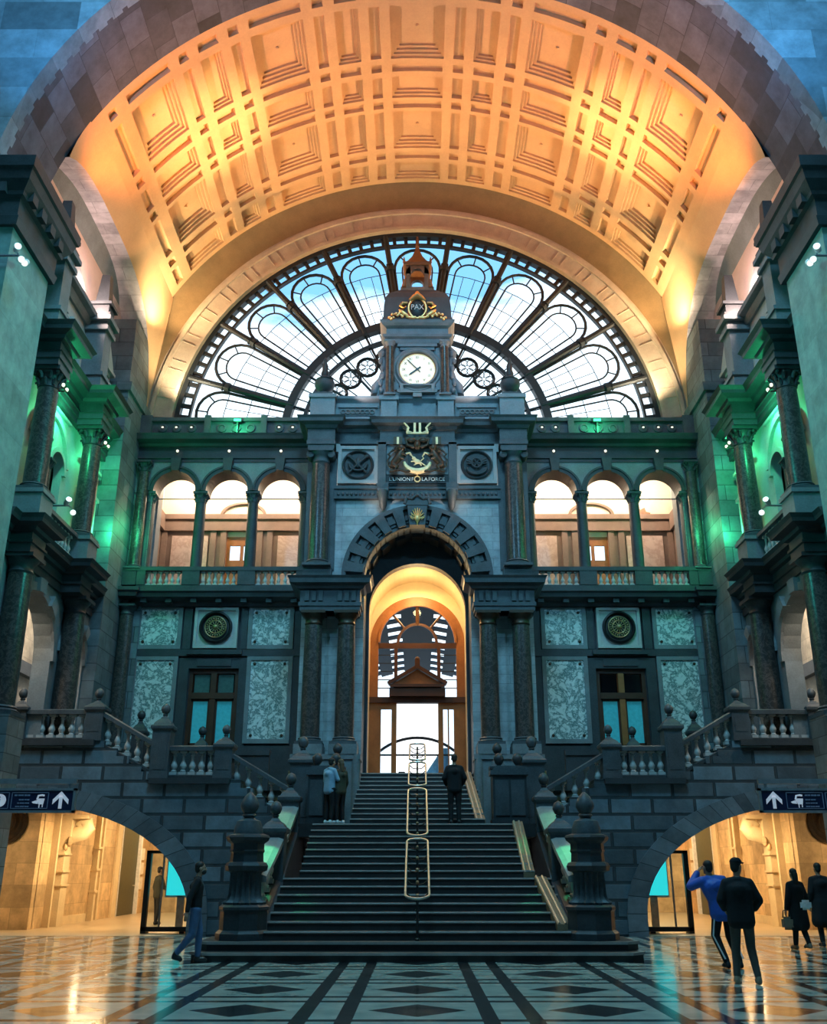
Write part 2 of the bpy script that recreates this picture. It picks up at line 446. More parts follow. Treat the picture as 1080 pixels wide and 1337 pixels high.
# ------------------------------------------------------------------ coffered barrel vault
def coffers():
    mb = MB()
    D = math.radians
    # (start, end, is_coffer) from the crown outward
    phis = [(-4.9, 4.9, 1)]
    for k in (1, -1):
        for c, h in ((12.2, 2.2), (24.4, 4.9), (36.6, 2.2), (48.8, 4.9)):
            phis.append((k*c - h, k*c + h, 1))
    phis.sort(); full = []
    last = -60.0
    for a, b_, t in phis:
        full.append((last, a, 0)); full.append((a, b_, 1)); last = b_
    full.append((last, 60.0, 0))
    ys = [(22.45, 23.35, 0), (23.35, 25.6, 1), (25.6, 26.35, 0), (26.35, 27.4, 1), (27.4, 28.0, 0), (28.0, 30.0, 1), (30.0, 30.75, 0), (30.75, 31.75, 1), (31.75, 31.95, 0)]
    def P(ph, y, r): return (r*sin(D(ph)), y, ZC + r*cos(D(ph)))
    def frame(o, i, ro, ri):
        """quad ring between rectangles o and i (phi0,phi1,y0,y1) at radii ro, ri"""
        n = 4
        def loop(rc, r):
            a0, a1, y0, y1 = rc
            pts = [P(a0+(a1-a0)*k/n, y0, r) for k in range(n)] + [P(a1, y0, r)]
            pts += [P(a1+(a0-a1)*k/n, y1, r) for k in range(n)] + [P(a0, y1, r)]
            return pts
        A = loop(o, ro); B = loop(i, ri); m = len(A)
        mb.add(A + B, [(k, (k+1) % m, m + (k+1) % m, m + k) for k in range(m)])
    def lid(rc, r):
        a0, a1, y0, y1 = rc; n = 4
        v = [P(a0+(a1-a0)*k/n, y, r) for k in range(n+1) for y in (y0, y1)]
        mb.add(v, [(2*k, 2*k+2, 2*k+3, 2*k+1) for k in range(n)])
    def inset(rc, d):
        da = math.degrees(d/RV)
        return (rc[0]+da, rc[1]-da, rc[2]+d, rc[3]-d)
    for a0, a1, ta in full:
        for y0, y1, ty in ys:
            rc = (a0, a1, y0, y1); wa = D(a1-a0)*RV; wy = y1-y0
            if ta and ty:
                small = min(wa, wy); st = 4 if small > 1.5 else 3; dz = .085
                d = min(.10, small*.085); r = RV; cur = rc
                nx = inset(cur, .03); frame(cur, nx, r, r); cur = nx
                for k in range(st):
                    frame(cur, cur, r, r + dz); r += dz
                    nx = inset(cur, d); frame(cur, nx, r, r); cur = nx
                lid(cur, r)
                if small > 1.5:   # little boss in the middle of the big coffers
                    cphi = (a0+a1)/2; cy = (y0+y1)/2
                    p = P(cphi, cy, r-.02); mb.blob(p, (.06,.06,.06), 6)
            else:
                g = .17 if (wa > .5 and wy > .35) else .05
                ma = (wa - .36)/2 if not ta else .06
                my = (wy - .34)/2 if not ty else .06
                if ma < .03 or my < .03 or min(wa, wy) < .3:
                    lid(rc, RV); continue
                if not ta and (abs(a0) > 55 or abs(a1) > 55) and wa > 1.3: ma = (wa-.36)/2
                da = math.degrees(ma/RV)
                nx = (a0+da, a1-da, y0+my, y1-my)
                frame(rc, nx, RV, RV); frame(nx, nx, RV, RV+.15); lid(nx, RV+.15)
    return mb
struct('ceiling', coffers(), M['vault'])

# ------------------------------------------------------------------ side lunettes: smooth spandrels, arch soffits, tympana
def zarch(y):
    t = min(1, abs(y - 26.5)/5.6)
    return 16.8 + 5.0*(max(0, 1 - t**3.2))**.385
XE, ZE = RV*sin(math.radians(60)), ZC + RV*cos(math.radians(60))
for s in (-1, 1):
    sd = sidename(s)
    mb = MB(s); v = []; ny, nk = 40, 5
    ylist = [20.92 + 11.17*(.5 - .5*cos(PI*i/ny)) for i in range(ny+1)]
    ylist = [y for y in ylist if y > 22.4]; ylist[0] = 22.4
    for y in ylist:
        za = zarch(y)
        for k in range(nk+1):
            t = k/nk
            if y <= 31.96: x0, z0 = XE, ZE
            else: x0, z0 = XE, ZE
            bul = .28*sin(PI*t)*min(1, (ZE-za)/3)
            x_, z_ = x0 + (10.1-x0)*t, z0 + (za-z0)*t
            fb = max(0, 1-(y-22.4)/2.5)*(1-t*t) ; q_ = 1 + fb*(RV/sqrt(x_*x_+(z_-ZC)**2) - 1)
            v.append((x_*q_, min(y, 32.05), ZC + (z_-ZC)*q_))
    n = nk+1
    mb.add(v, [(j*n+k, (j+1)*n+k, (j+1)*n+k+1, j*n+k+1) for j in range(len(ylist)-1) for k in range(nk)], True)
    struct('ceiling_spandrel_' + sd, mb, M['vault'])
    mb = MB(s); v = []
    for y in ylist:
        v += [(10.1, min(y, 32.05), zarch(y)), (11.0, min(y, 32.05), zarch(y)-.02)]
    mb.add(v, [(2*j, 2*j+2, 2*j+3, 2*j+1) for j in range(len(ylist)-1)], True)
    struct('trim_4' if s < 0 else 'trim_5', mb, M['sidesoffit'])
    struct('wall_tympanum_' + sd, MB(s).box(11.0, 11.4, 20.3, 33, 15, 24), M['pink'])
    struct('wall_outer_' + sd, MB(s).box(12.7, 13.2, 20, 33.5, 4.2, 24).box(11.1, 13.2, 20.2, 22.3, 16, 24), M['cream'])
# roof shell above the vault so no daylight leaks in
struct('roof', MB().arch(0, ZC, 11.75, 12.0, 0.02, PI-.02, 20.0, 33.3, 40).box(-14, -10.6, 20, 33.4, 23.9, 24.3).box(10.6, 14, 20, 33.4, 23.9, 24.3), M['mid'])

# ------------------------------------------------------------------ end wall round the fan window: cove, rim
ZF = 16.7
rim = MB().arch(0, ZF, 9.2, 10.25, 0, PI, 32.3, 33.0, 64)
for k in range(25):    # faint radial joints on the rim
    a = PI*(k+.5)/25
    for da in (-.02, .02):
        p = [(r*cos(a+da), 32.285, ZF + r*sin(a+da)) for r in (9.3, 9.95)]
        rim.tube(p, .018, 4, smooth=False)
rim.arch(0, ZF, 9.95, 10.1, 0, PI, 32.2, 32.32, 64)
rim.arch(0, ZF, 9.2, 9.34, 0, PI, 32.22, 32.32, 64)
struct('trim_6', rim, M['voussoir'])
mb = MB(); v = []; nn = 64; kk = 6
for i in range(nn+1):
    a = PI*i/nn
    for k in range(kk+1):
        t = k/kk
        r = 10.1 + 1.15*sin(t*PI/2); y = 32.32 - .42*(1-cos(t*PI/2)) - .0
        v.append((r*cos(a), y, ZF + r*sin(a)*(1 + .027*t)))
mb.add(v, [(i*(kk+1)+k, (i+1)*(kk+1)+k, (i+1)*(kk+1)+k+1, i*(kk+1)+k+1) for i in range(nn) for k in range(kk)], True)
struct('trim_7', mb, M['cove_shade'])
struct('wall_back', MB().arch(0, ZF, 9.6, 14.5, 0, PI, 32.6, 33.2, 48).box(-14, -9.5, 32.75, 33.3, 10, 17).box(9.5, 14, 32.75, 33.3, 10, 17), M['mid'])

# ------------------------------------------------------------------ corner piers
for s in (-1, 1):
    sd = sidename(s)
    p = MB(s).box(10.1, 11.2, 29.85, 32.2, 4.4, 20.2).box(9.45, 10.15, 31.79, 32.3, 4.4, 16.3)
    p.sweep([(0,17.3),(.10,17.3),(.14,17.5),(.14,17.6),(0,17.65)], [(10.1, 32.2), (10.1, 29.85), (11.2, 29.85)])
    struct('wall_corner_' + sd, p, M['ashpier'])
# ------------------------------------------------------------------ shared pieces
def column(label, x, y, z0, z1, r, mat, cat='column', group=None, capital='plain', capmat=None, basemat=None, half=False, flutes=False, name='column'):
    t = thing(name, label, cat, (x, y, z0), group)
    bh = r*.8; chh = r*(1.5 if capital == 'plain' else 2.0)
    MB().box(x-r*1.4, x+r*1.4, y-r*1.4, y+r*1.4, z0, z0+bh*.35).lathe([(r*1.35,bh*.35),(r*1.38,bh*.5),(r*1.2,bh*.62),(r*1.1,bh*.72),(r*1.2,bh*.82),(r*1.12,bh*.95),(r*1.02,bh)], x, y, 20, z0).build('base', basemat or M['trim'], t)
    sh = MB(); h = z1-z0
    prof = [(r*(1 - .14*max(0, k/8-.25)**1.6), bh + (h-bh-chh)*k/8) for k in range(9)]
    sh.lathe(prof, x, y, 24 if not flutes else 32, z0, flute=.07 if flutes else 0)
    sh.build('shaft', mat, t)
    c = MB(); q = h-chh
    if capital == 'plain':
        c.lathe([(r*.88,q),(r*.98,q+chh*.12),(r*.9,q+chh*.2),(r*.9,q+chh*.45),(r*1.02,q+chh*.55),(r*1.28,q+chh*.75),(r*1.3,q+chh*.8)], x, y, 20, z0)
    else:
        c.lathe([(r*.88,q),(r*1.0,q+chh*.05),(r*.9,q+chh*.1),(r*.92,q+chh*.5),(r*1.15,q+chh*.8),(r*1.3,q+chh*.86)], x, y, 16, z0)
        for tier, (zz, rr, nn) in enumerate(((.12, .98, 8), (.42, 1.08, 8))):
            for i in range(nn):   # acanthus leaves
                a = 2*PI*(i+.5*tier)/nn
                pts = [(x+r*rr*f*cos(a), y+r*rr*f*sin(a), z0+q+chh*(zz+e)) for f, e in ((.92,0),(1.0,.16),(1.15,.27),(1.34,.26),(1.3,.2))]
                c.tube(pts, [r*.14,r*.17,r*.15,r*.09,r*.03], 6)
        for i in range(4):
            a = PI/4 + PI/2*i
            c.blob((x+r*1.35*cos(a), y+r*1.35*sin(a), z0+q+chh*.74), (r*.22,r*.22,r*.24), 8)
    c.box(x-r*1.3, x+r*1.3, y-r*1.3, y+r*1.3, z0+h-chh*.2, z0+h)
    c.build('capital', capmat or M['trim'], t)
    return t

_bal_cache = {}
def baluster_mesh(h, w, mat):
    k = (round(h,3), round(w,3), mat.name)
    if k not in _bal_cache:
        b = MB().box(-w*.5, w*.5, -w*.5, w*.5, 0, h*.12)
        b.lathe([(w*.34,h*.12),(w*.4,h*.16),(w*.26,h*.2),(w*.42,h*.30),(w*.47,h*.37),(w*.36,h*.46),(w*.2,h*.58),(w*.2,h*.74),(w*.3,h*.78),(w*.22,h*.82),(w*.34,h*.88)], 0, 0, 14)
        b.box(-w*.46, w*.46, -w*.46, w*.46, h*.88, h)
        o = b.build('baluster', mat); _bal_cache[k] = o.data; bpy.data.objects.remove(o)
    return _bal_cache[k]
def add_baluster(parent, x, y, z, h, w, mat):
    o = bpy.data.objects.new('baluster', baluster_mesh(h, w, mat)); COL.objects.link(o)
    o.parent = parent; o.location = (x-parent.location.x, y-parent.location.y, z-parent.location.z)
    return o

def obelisk(mb, x, y, z0, h, w):
    mb.box(x-w*.6, x+w*.6, y-w*.6, y+w*.6, z0, z0+h*.10)
    mb.box(x-w*.45, x+w*.45, y-w*.45, y+w*.45, z0+h*.10, z0+h*.28)
    mb.box(x-w*.6, x+w*.6, y-w*.6, y+w*.6, z0+h*.28, z0+h*.34)
    a, b = w*.36, w*.22
    v = [(x-a,y-a,z0+h*.34),(x+a,y-a,z0+h*.34),(x+a,y+a,z0+h*.34),(x-a,y+a,z0+h*.34),(x-b,y-b,z0+h),(x+b,y-b,z0+h),(x+b,y+b,z0+h),(x-b,y+b,z0+h)]
    mb.add(v, [(3,2,1,0),(4,5,6,7),(0,1,5,4),(1,2,6,5),(2,3,7,6),(3,0,4,7)])
    return mb

# ------------------------------------------------------------------ side bays of the hall
YA, YB = 23.6, 27.4
def arch_samples(y0, y1, base, top, arches, n=14):
    """wall samples along t with arched openings (centre, radius, spring)"""
    out = [(y0, base, top)]
    for c, r, sp in sorted(arches):
        out.append((c-r-.001, base, top))
        out += [(c - r*cos(PI*i/n), sp + r*sin(PI*i/n), top) for i in range(n+1)]
        out.append((c+r+.001, base, top))
    out.append((y1, base, top)); return out
for s in (-1, 1):
    sd = sidename(s)
    # lower storey
    w = MB(s).strip(arch_samples(22.3, 29.85, 4.0, 9.9, [(25.5, 1.6, 7.2), (28.75, 1.0, 7.6)]), 10.5, 11.0, 'x')
    for c, r, sp in ((25.5, 1.6, 7.2), (28.75, 1.0, 7.6)):
        w.arch(c, sp, r, r+.22, 0, PI, 10.42, 10.5, 18, 'x')
        for k in range(3):
            a = PI/2 + (k-1)*.62
            w.arch(c, sp, r-.02, r+.36, a-.13, a+.13, 10.32, 10.52, 3, 'x')
    struct('wall_gallery_' + sd, w, M['mid'])
    g = MB(s).box(12.5, 12.72, 22.3, 33, 7.45, 7.85)
    for k in range(3):
        y = 24.0 + k*2.3
        for a, b_, c, d in ((y, y+.08, 5.2, 7.1), (y+1.6, y+1.68, 5.2, 7.1), (y, y+1.68, 7.02, 7.1), (y, y+1.68, 5.2, 5.28)):
            g.box(12.64, 12.72, a, b_, c, d)
    struct('trim_8' if s < 0 else 'trim_9', g, M['trim'])
    def ressaut(xo, xi, hw):
        return [(xi, 29.85), (xi, YB+hw), (xo, YB+hw), (xo, YB-hw), (xi, YB-hw), (xi, YA+hw), (xo, YA+hw), (xo, YA-hw), (xi, YA-hw), (xi, 22.3)]
    e = MB(s).sweep([(-.4,9.2),(0,9.2),(0,9.42),(.05,9.44),(.05,9.5),(0,9.52),(0,9.72),(.10,9.76),(.14,9.84),(.34,9.90),(.36,10.0),(.42,10.1),(-.4,10.1)], ressaut(9.85, 10.42, .46))
    e.box(10.3, 12.7, 22.3, 29.85, 9.9, 10.1)
    struct('trim_10' if s < 0 else 'trim_11', e, M['dark'])
    # gallery storey
    u = MB(s).strip(arch_samples(22.3, 27.9, 10.1, 14.7, [(24.75, .52, 12.75), (26.15, .52, 12.75)]), 10.75, 11.0, 'x')
    u.box(10.75, 11.0, 27.9, 28.35, 10.1, 14.7).box(10.75, 11.0, 29.35, 29.85, 10.1, 14.7).box(10.75, 11.0, 28.35, 29.35, 13.0, 14.7).box(10.75, 11.0, 28.35, 29.35, 10.1, 10.7)
    for c in (24.75, 26.15):
        u.arch(c, 12.75, .52, .66, 0, PI, 10.66, 10.75, 16, 'x')
    u.arch(25.45, 12.8, 1.32, 1.5, .15, PI-.15, 10.64, 10.76, 20, 'x')
    u.lathe([(.16,0),(.16,.04),(.22,.08)], 25.45, 13.55, 14, 10.62, axis='x')
    u.box(10.66, 10.76, 24.2, 26.7, 14.42, 14.5)
    u.prism([(28.15,13.05),(29.55,13.05),(28.85,13.6)], 'x', 10.58, 10.76)
    u.box(10.6, 10.76, 28.2, 28.35, 10.7, 13.0).box(10.6, 10.76, 29.35, 29.5, 10.7, 13.0).box(10.55, 10.76, 28.1, 29.6, 12.98, 13.1).box(10.55, 10.76, 28.15, 29.55, 13.9, 14.0)
    u.box(10.6, 10.78, 22.5, 22.62, 11.0, 13.4).box(10.6, 10.78, 22.45, 23.2, 13.4, 13.55).box(10.55, 10.78, 22.4, 23.2, 13.9, 14.05)
    struct('wall_upper_gallery_' + sd, u, M['pale'])
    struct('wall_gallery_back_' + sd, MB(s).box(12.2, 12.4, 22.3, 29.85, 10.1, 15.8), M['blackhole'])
    e = MB(s).sweep([(-.4,14.6),(0,14.6),(0,14.78),(.04,14.8),(.04,14.98),(.08,15.0),(0,15.04),(0,15.3),(.12,15.34),(.16,15.44),(.40,15.5),(.42,15.6),(.50,15.72),(-.4,15.75)], ressaut(9.85, 10.6, .46))
    e.box(10.5, 12.7, 22.3, 29.85, 15.6, 15.75)
    struct('trim_12' if s < 0 else 'trim_13', e, M['dark'])
    # attic with windows, pilasters
    a = MB(s)
    for y0, y1 in ((22.3, 24.15), (25.15, 25.85), (26.75, 28.45), (29.25, 29.85)): a.box(10.8, 11.0, y0, y1, 15.75, 18.3)
    for y0, y1 in ((24.15, 25.15), (25.85, 26.75), (28.45, 29.25)):
        a.box(10.8, 11.0, y0, y1, 17.6, 18.3).box(10.8, 11.0, y0, y1, 15.75, 16.1)
        a.box(10.7, 10.82, y0-.1, y0+.02, 16.1, 17.7).box(10.7, 10.82, y1-.02, y1+.1, 16.1, 17.7).box(10.66, 10.82, y0-.14, y1+.14, 17.55, 17.72)
    a.prism([(28.15,17.75),(29.55,17.75),(29.55,17.9),(28.85,18.75),(28.15,17.9)], 'x', 10.6, 10.8)
    a.box(10.55, 10.8, 28.05, 29.65, 17.68, 17.8)
    struct('wall_attic_' + sd, a, M['pale'])
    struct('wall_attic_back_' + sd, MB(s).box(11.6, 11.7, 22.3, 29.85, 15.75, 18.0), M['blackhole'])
    e = MB(s).sweep([(-.3,18.2),(0,18.2),(.05,18.3),(.08,18.45),(.25,18.5),(.28,18.62),(-.3,18.66)], [(10.72, 28.1), (10.72, 22.3)])
    e.prism([(23.9,18.6)] + [(25.5 - 1.55*cos(PI*i/14), 18.66 + 1.2*sin(PI*i/14)) for i in range(15)] + [(27.1,18.6)], 'x', 10.85, 11.0)
    struct('trim_14' if s < 0 else 'trim_15', e, M['mid'])
    for nm, y in (('near', YA), ('far', YB)):
        where = 'nearest the camera' if nm == 'near' else 'next to the corner pier'
        X = s*10.2
        column(f'dark marble column of the lower {sd} gallery, {where}', X, y if nm == 'near' else y+.36, 5.1 if nm == 'near' else 4.94, 9.2, .33, M['column'], capmat=M['dark'], basemat=M['trim'])
        t = column(f'tall dark column of the upper {sd} gallery on its pedestal, {where}', X, y, 10.95, 14.62, .30, M['column'], capital='leaf', capmat=M['dark'])
        MB().box(X-.46, X+.46, y-.46, y+.46, 10.1, 10.22).box(X-.41, X+.41, y-.41, y+.41, 10.22, 10.84).box(X-.46, X+.46, y-.46, y+.46, 10.84, 10.95).build('pedestal', M['mid'], t)
        t = thing('obelisk_pilaster', f'grey attic pilaster topped by an obelisk, {sd} wall, {where}', 'pilaster', (s*10.45, y, 15.75))
        p = MB(s).box(10.0, 10.8, y-.48, y+.48, 15.75, 15.9).box(10.06, 10.8, y-.42, y+.42, 15.9, 16.35).box(10.0, 10.8, y-.48, y+.48, 16.35, 16.47).box(10.14, 10.8, y-.32, y+.32, 16.47, 18.05).box(10.05, 10.8, y-.42, y+.42, 18.05, 18.2).box(10.12, 10.8, y-.34, y+.34, 18.2, 18.4).box(9.98, 10.8, y-.48, y+.48, 18.4, 18.55)
        p.build('pilaster', M['mid'], t)
        obelisk(MB(s), 10.42, y, 18.55, 1.75, .62).build('obelisk', M['dark'], t)
    if True:   # piers that carry the gallery columns, just outside the frame below
        struct('wall_gallery_pier_' + sd, MB(s).box(9.75, 10.7, YA-.5, YA+.5, 0, 5.1), M['ash'])
    # small column between the twin arches
    column(f'slim dark column between the twin arches of the {sd} gallery', s*10.72, 25.45, 10.9, 12.75, .15, M['column'], capital='leaf', capmat=M['dark'])
    t = thing('gallery_balustrade', f'low stone balustrade of the upper {sd} gallery between the two pedestals', 'balustrade', (s*10.3, 25.5, 10.1))
    MB(s).box(10.12, 10.42, 24.1, 26.9, 10.1, 10.2).build('plinth', M['trim'], t)
    MB(s).box(10.08, 10.44, 24.1, 26.9, 10.84, 10.95).build('rail', M['trim'], t)
    for k in range(10): add_baluster(t, s*10.27, 24.3 + k*.265, 10.2, .64, .17, M['pale'])
    # little lamps on the capitals and floodlight clusters
    for nm, y, z in (('near', YA, 14.1), ('far', YB, 14.1)):
        t = thing('capital_lamp', f'pair of small round lamps on the upper {sd} gallery column {"nearest the camera" if nm == "near" else "by the corner pier"}', 'lamp', (s*9.75, y, z))
        MB(s).tube([(10.0, y, z-.1), (9.75, y, z-.1)], .02, 6).tube([(9.75, y-.14, z-.06), (9.75, y+.14, z-.06)], .02, 6).build('bracket', M['bronze'], t)
        for d in (-.14, .14): MB(s).blob((9.75, y+d, z+.02), (.05,.05,.055), 8).build('bulb', M['bulb'], t)
    def floods(nm, label, x, y, z, n, aim):
        t = thing(nm, label, 'floodlight', (s*x, y, z))
        f = MB(s).tube([(x+.5, y, z), (x, y, z)], .03, 8); f.tube([(x, y-.28, z), (x, y+.28, z)], .025, 8); f.build('bracket', M['signgrey'], t)
        for k in range(n):
            c = Vector((x-.05, y - .28 + .56*k/(n-1), z - .12*(k % 2)))
            d = (Vector(aim[k]) ).normalized()
            h = MB(s).tube([c - d*.16, c - d*.1, c + d*.16], [.05, .075, .09], 14).build('lamp_head', M['white'], t)
            MB(s).tube([c + d*.155, c + d*.165], .075, 14).build('lens', M['lampwhite'], h)
    floods('floodlight', f'cluster of three white floodlight cans under the {sd} crossing cornice', 9.75, 19.75, 15.7, 3, [(-.6,-1,-.2), (-.5,-.8,-.5), (-.2,-.8,-.7)])
    floods('floodlight', f'pair of white floodlights in front of the twin arches of the {sd} gallery', 10.1, 25.9, 11.5, 2, [(-.5,-.7,.2), (-.3,-.9,-.3)])
# ------------------------------------------------------------------ rear facade, one wing each side
LX = (4.93, 6.80, 8.67)     # loggia arch centres
for s in (-1, 1):
    sd = sidename(s)
    # ground-storey wall with the window opening
    w = MB(s).box(3.7, 6.0, 32, 32.4, 4.0, 10.4).box(7.65, 10.2, 32, 32.4, 4.0, 10.4).box(6.0, 7.65, 32, 32.4, 7.95, 10.4).box(6.0, 7.65, 32, 32.4, 4.0, 5.3)
    w.box(5.66, 5.98, 31.9, 32.0, 5.3, 8.3).box(7.67, 8.0, 31.9, 32.0, 5.3, 8.3).box(5.98, 7.67, 31.9, 32.0, 7.95, 8.3)
    w.box(6.25, 7.4, 31.86, 32.0, 8.02, 8.26)
    w.box(3.7, 10.1, 31.85, 32.0, 8.36, 8.58).box(5.9, 7.75, 31.75, 32.0, 8.40, 8.56)
    w.box(5.78, 6.0, 31.88, 32, 8.6, 10.1).box(7.68, 7.95, 31.88, 32, 8.6, 10.1).box(3.7, 4.18, 31.9, 32, 5.2, 10.1).box(9.55, 10.1, 31.9, 32, 5.2, 10.1)
    w.box(3.7, 10.1, 31.85, 32, 4.0, 5.4).box(3.4, 5.0, 31.95, 32.4, 2.4, 4.1).box(5.0, 10.2, 31.95, 32.4, 3.4, 4.1)
    struct('wall_rear_' + sd, w, M['dark'])
    # balcony slab and cornice
    e = MB(s).sweep([(-.3,10.05),(.0,10.05),(.06,10.12),(.1,10.2),(.4,10.28),(.44,10.42),(.5,10.46),(.5,10.58),(-.3,10.6)], [(3.7,31.75),(9.9,31.75),(9.9,31.6),(10.1,31.6)])
    e.box(3.7, 10.15, 31.5, 32.9, 10.3, 10.55)
    for k in range(8): e.box(4.1+k*.85, 4.3+k*.85, 31.45, 31.8, 10.12, 10.3)
    struct('trim_16' if s < 0 else 'trim_17', e, M['dark'])
    # window
    n = 2 if s < 0 else 3
    root = struct(f'window_{n}', MB(s).box(6.0, 6.12, 32.05, 32.25, 5.3, 7.95).box(7.53, 7.65, 32.05, 32.25, 5.3, 7.95).box(6.12, 7.53, 32.05, 32.25, 7.8, 7.95).box(6.12, 7.53, 32.05, 32.25, 5.3, 5.45), M['wooddark'])
    struct('mullion', MB(s).box(6.73, 6.92, 32.0, 32.25, 5.45, 7.8), M['wood'] if s > 0 else M['wooddark'], root)
    struct('transom', MB(s).box(6.12, 7.53, 31.98, 32.25, 6.95, 7.15), M['wooddark'], root)
    for x0, x1 in ((6.12, 6.73), (6.92, 7.53)):
        struct('sash', MB(s).box(x0, x0+.06, 32.08, 32.18, 5.45, 6.95).box(x1-.06, x1, 32.08, 32.18, 5.45, 6.95).box(x0, x1, 32.08, 32.18, 5.45, 5.52).box(x0, x1, 32.08, 32.18, 6.88, 6.95), M['wooddark'], root)
        struct('lower_pane', MB(s).box(x0+.06, x1-.06, 32.12, 32.14, 5.52, 6.88), M['pane_teal'], root)
        struct('upper_pane', MB(s).box(x0+.05, x1-.05, 32.12, 32.14, 7.17, 7.78), M['pane'] if s > 0 else M['slatepane'], root)
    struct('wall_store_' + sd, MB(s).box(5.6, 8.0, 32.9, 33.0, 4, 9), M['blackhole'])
    # marble panels
    for nm, x0, x1, z0, z1, lab in (('upper', 8.15, 9.42, 8.74, 9.98, 'small square marble panel by the corner pier'), ('upper', 4.35, 5.62, 8.74, 9.98, 'small square marble panel by the portal tower'),
                               ('lower', 8.18, 9.42, 5.62, 8.22, 'tall marble panel by the corner pier'), ('lower', 4.33, 5.58, 5.62, 8.22, 'tall marble panel by the portal tower')):
        t = thing('marble_panel', f'{lab}, {sd} wing, white and green veined', 'panel', (s*(x0+x1)/2, 32, z0), 'marble panels of the rear wall')
        f = MB(s).box(x0-.14, x0, 31.86, 32, z0-.14, z1+.14).box(x1, x1+.14, 31.86, 32, z0-.14, z1+.14).box(x0, x1, 31.86, 32, z1, z1+.14).box(x0, x1, 31.86, 32, z0-.14, z0)
        f.build('frame', M['mid'], t)
        MB(s).box(x0, x1, 31.9, 31.99, z0, z1).build('slab', M['marble'], t)
        for px in (x0+.12, x1-.12):
            for pz in (z0+.12, z1-.12):
                MB(s).lathe([(.05,0),(.05,.03),(.02,.05)], px, pz, 8, 31.9, axis='y').build('stud', M['bronze'], t)
    # round grille on a pale square
    t = thing('round_grille', f'round dark bronze rosette grille on a pale square panel, {sd} wing', 'grille', (s*6.83, 32, 8.6))
    MB(s).box(6.1, 7.58, 31.84, 32.0, 8.62, 10.02).build('backing_panel', M['pale'], t)
    q = MB(s)
    for a, b_, c, d in ((6.1,7.58,8.62,8.72),(6.1,7.58,9.92,10.02),(6.1,6.2,8.72,9.92),(7.48,7.58,8.72,9.92)): q.box(a,b_,31.79,31.84,c,d)
    q.build('moulding', M['pale'], t)
    MB(s).lathe([(.56,.0),(.56,.10),(.50,.14),(.46,.10),(.44,.02)], 6.84, 9.33, 36, 31.84, axis='y').build('rim', M['black'], t)
    g = MB(s)
    for rr in (.36, .22):
        g.tube([(6.84+rr*cos(2*PI*k/28), 31.74, 9.33+rr*sin(2*PI*k/28)) for k in range(28)], .022, 6, True)
    for k in range(12):
        a = 2*PI*k/12
        g.tube([(6.84+.08*cos(a), 31.74, 9.33+.08*sin(a)), (6.84+.36*cos(a), 31.74, 9.33+.36*sin(a))], .016, 6)
        g.blob((6.84+.29*cos(a+.26), 31.74, 9.33+.29*sin(a+.26)), (.035,.03,.035), 6)
    g.blob((6.84, 31.73, 9.33), (.09,.05,.09), 10)
    g.build('rosette', M['gold_dim'], t)
    # engaged corner column of the ground storey
    column(f'dark engaged column in the rear {sd} corner below the balcony', s*9.86, 31.66, 5.0, 10.05, .24, M['column'], capmat=M['dark'])
    column(f'slim dark corner column beside the outermost loggia arch, {sd} wing', s*9.78, 31.62, 11.3, 15.35, .2, M['column'], capital='leaf', capmat=M['dark'])
    MB(s)
    # balcony balustrade
    t = thing('balcony_balustrade', f'loggia balustrade with pale balusters, {sd} wing', 'balustrade', (s*6.8, 31.55, 10.6))
    MB(s).box(3.85, 9.6, 31.42, 31.7, 10.6, 10.72).build('plinth', M['dark'], t)
    MB(s).box(3.85, 10.1, 31.38, 31.74, 11.22, 11.36).build('rail', M['dark'], t)
    d = MB(s)
    for x0, x1 in ((3.85, 4.15), (5.55, 6.15), (7.45, 8.05), (9.3, 9.6), (9.62, 10.1)): d.box(x0, x1, 31.4, 31.72, 10.72, 11.22)
    d.build('die', M['dark'], t)
    for x0, x1, k in ((4.3, 5.45, 6), (6.3, 7.35, 6), (8.2, 9.22, 6)):
        for i in range(k): add_baluster(t, s*(x0 + (x1-x0)*i/(k-1)), 31.56, 10.72, .5, .155, M['pale'])
    # loggia arcade wall
    r, sp, ro = .76, 14.28, .93
    w = MB(s).strip(arch_samples(3.7, 10.15, sp-.03, 15.45, [(c, r, sp) for c in LX]), 31.75, 32.5, 'y')
    struct('wall_arcade_' + sd, w, M['mid'])
    v = MB(s)
    for c in LX:
        v.arch(c, sp, r-.015, ro, 0, PI, 31.66, 31.8, 24); v.arch(c, sp, ro-.05, ro+.02, 0, PI, 31.62, 31.7, 24)
        v.arch(c, sp, r-.012, r+.02, 0, PI, 31.72, 32.52, 24)
        v.prism([(c-.13,sp+.72),(c+.13,sp+.72),(c+.18,sp+1.2),(c-.18,sp+1.2)], 'y', 31.5, 31.8)
    struct('trim_18' if s < 0 else 'trim_19', v, M['dark'])
    for k, x in enumerate((4.0, 5.865, 7.735, 9.58)):
        lab = ('beside the tower pilaster', 'between the innermost and middle arches', 'between the middle and outermost arches', 'at the corner end of the arcade')[k]
        column(f'grey loggia column with leafy capital {lab}, {sd} wing', s*x, 31.95, 10.6, 14.28, .2, M['dark'], capital='leaf', capmat=M['trim'])
    tr = MB(s).tube([(3.9, 32.1, 14.12), (9.7, 32.1, 14.12)], .022, 6)
    tag(tr.build('tie_rod', M['iron']), f'thin iron tie rod across the loggia arches, {sd} wing', 'rod')
    # entablature, cornice and parapet
    e = MB(s).sweep([(-.3,15.4),(.0,15.4),(.0,15.52),(.05,15.54),(.05,15.6),(.0,15.62),(.0,15.98),(.08,16.0),(.12,16.1),(.38,16.16),(.42,16.28),(.46,16.36),(-.3,16.38)], [(3.7,31.72),(10.1,31.72)])
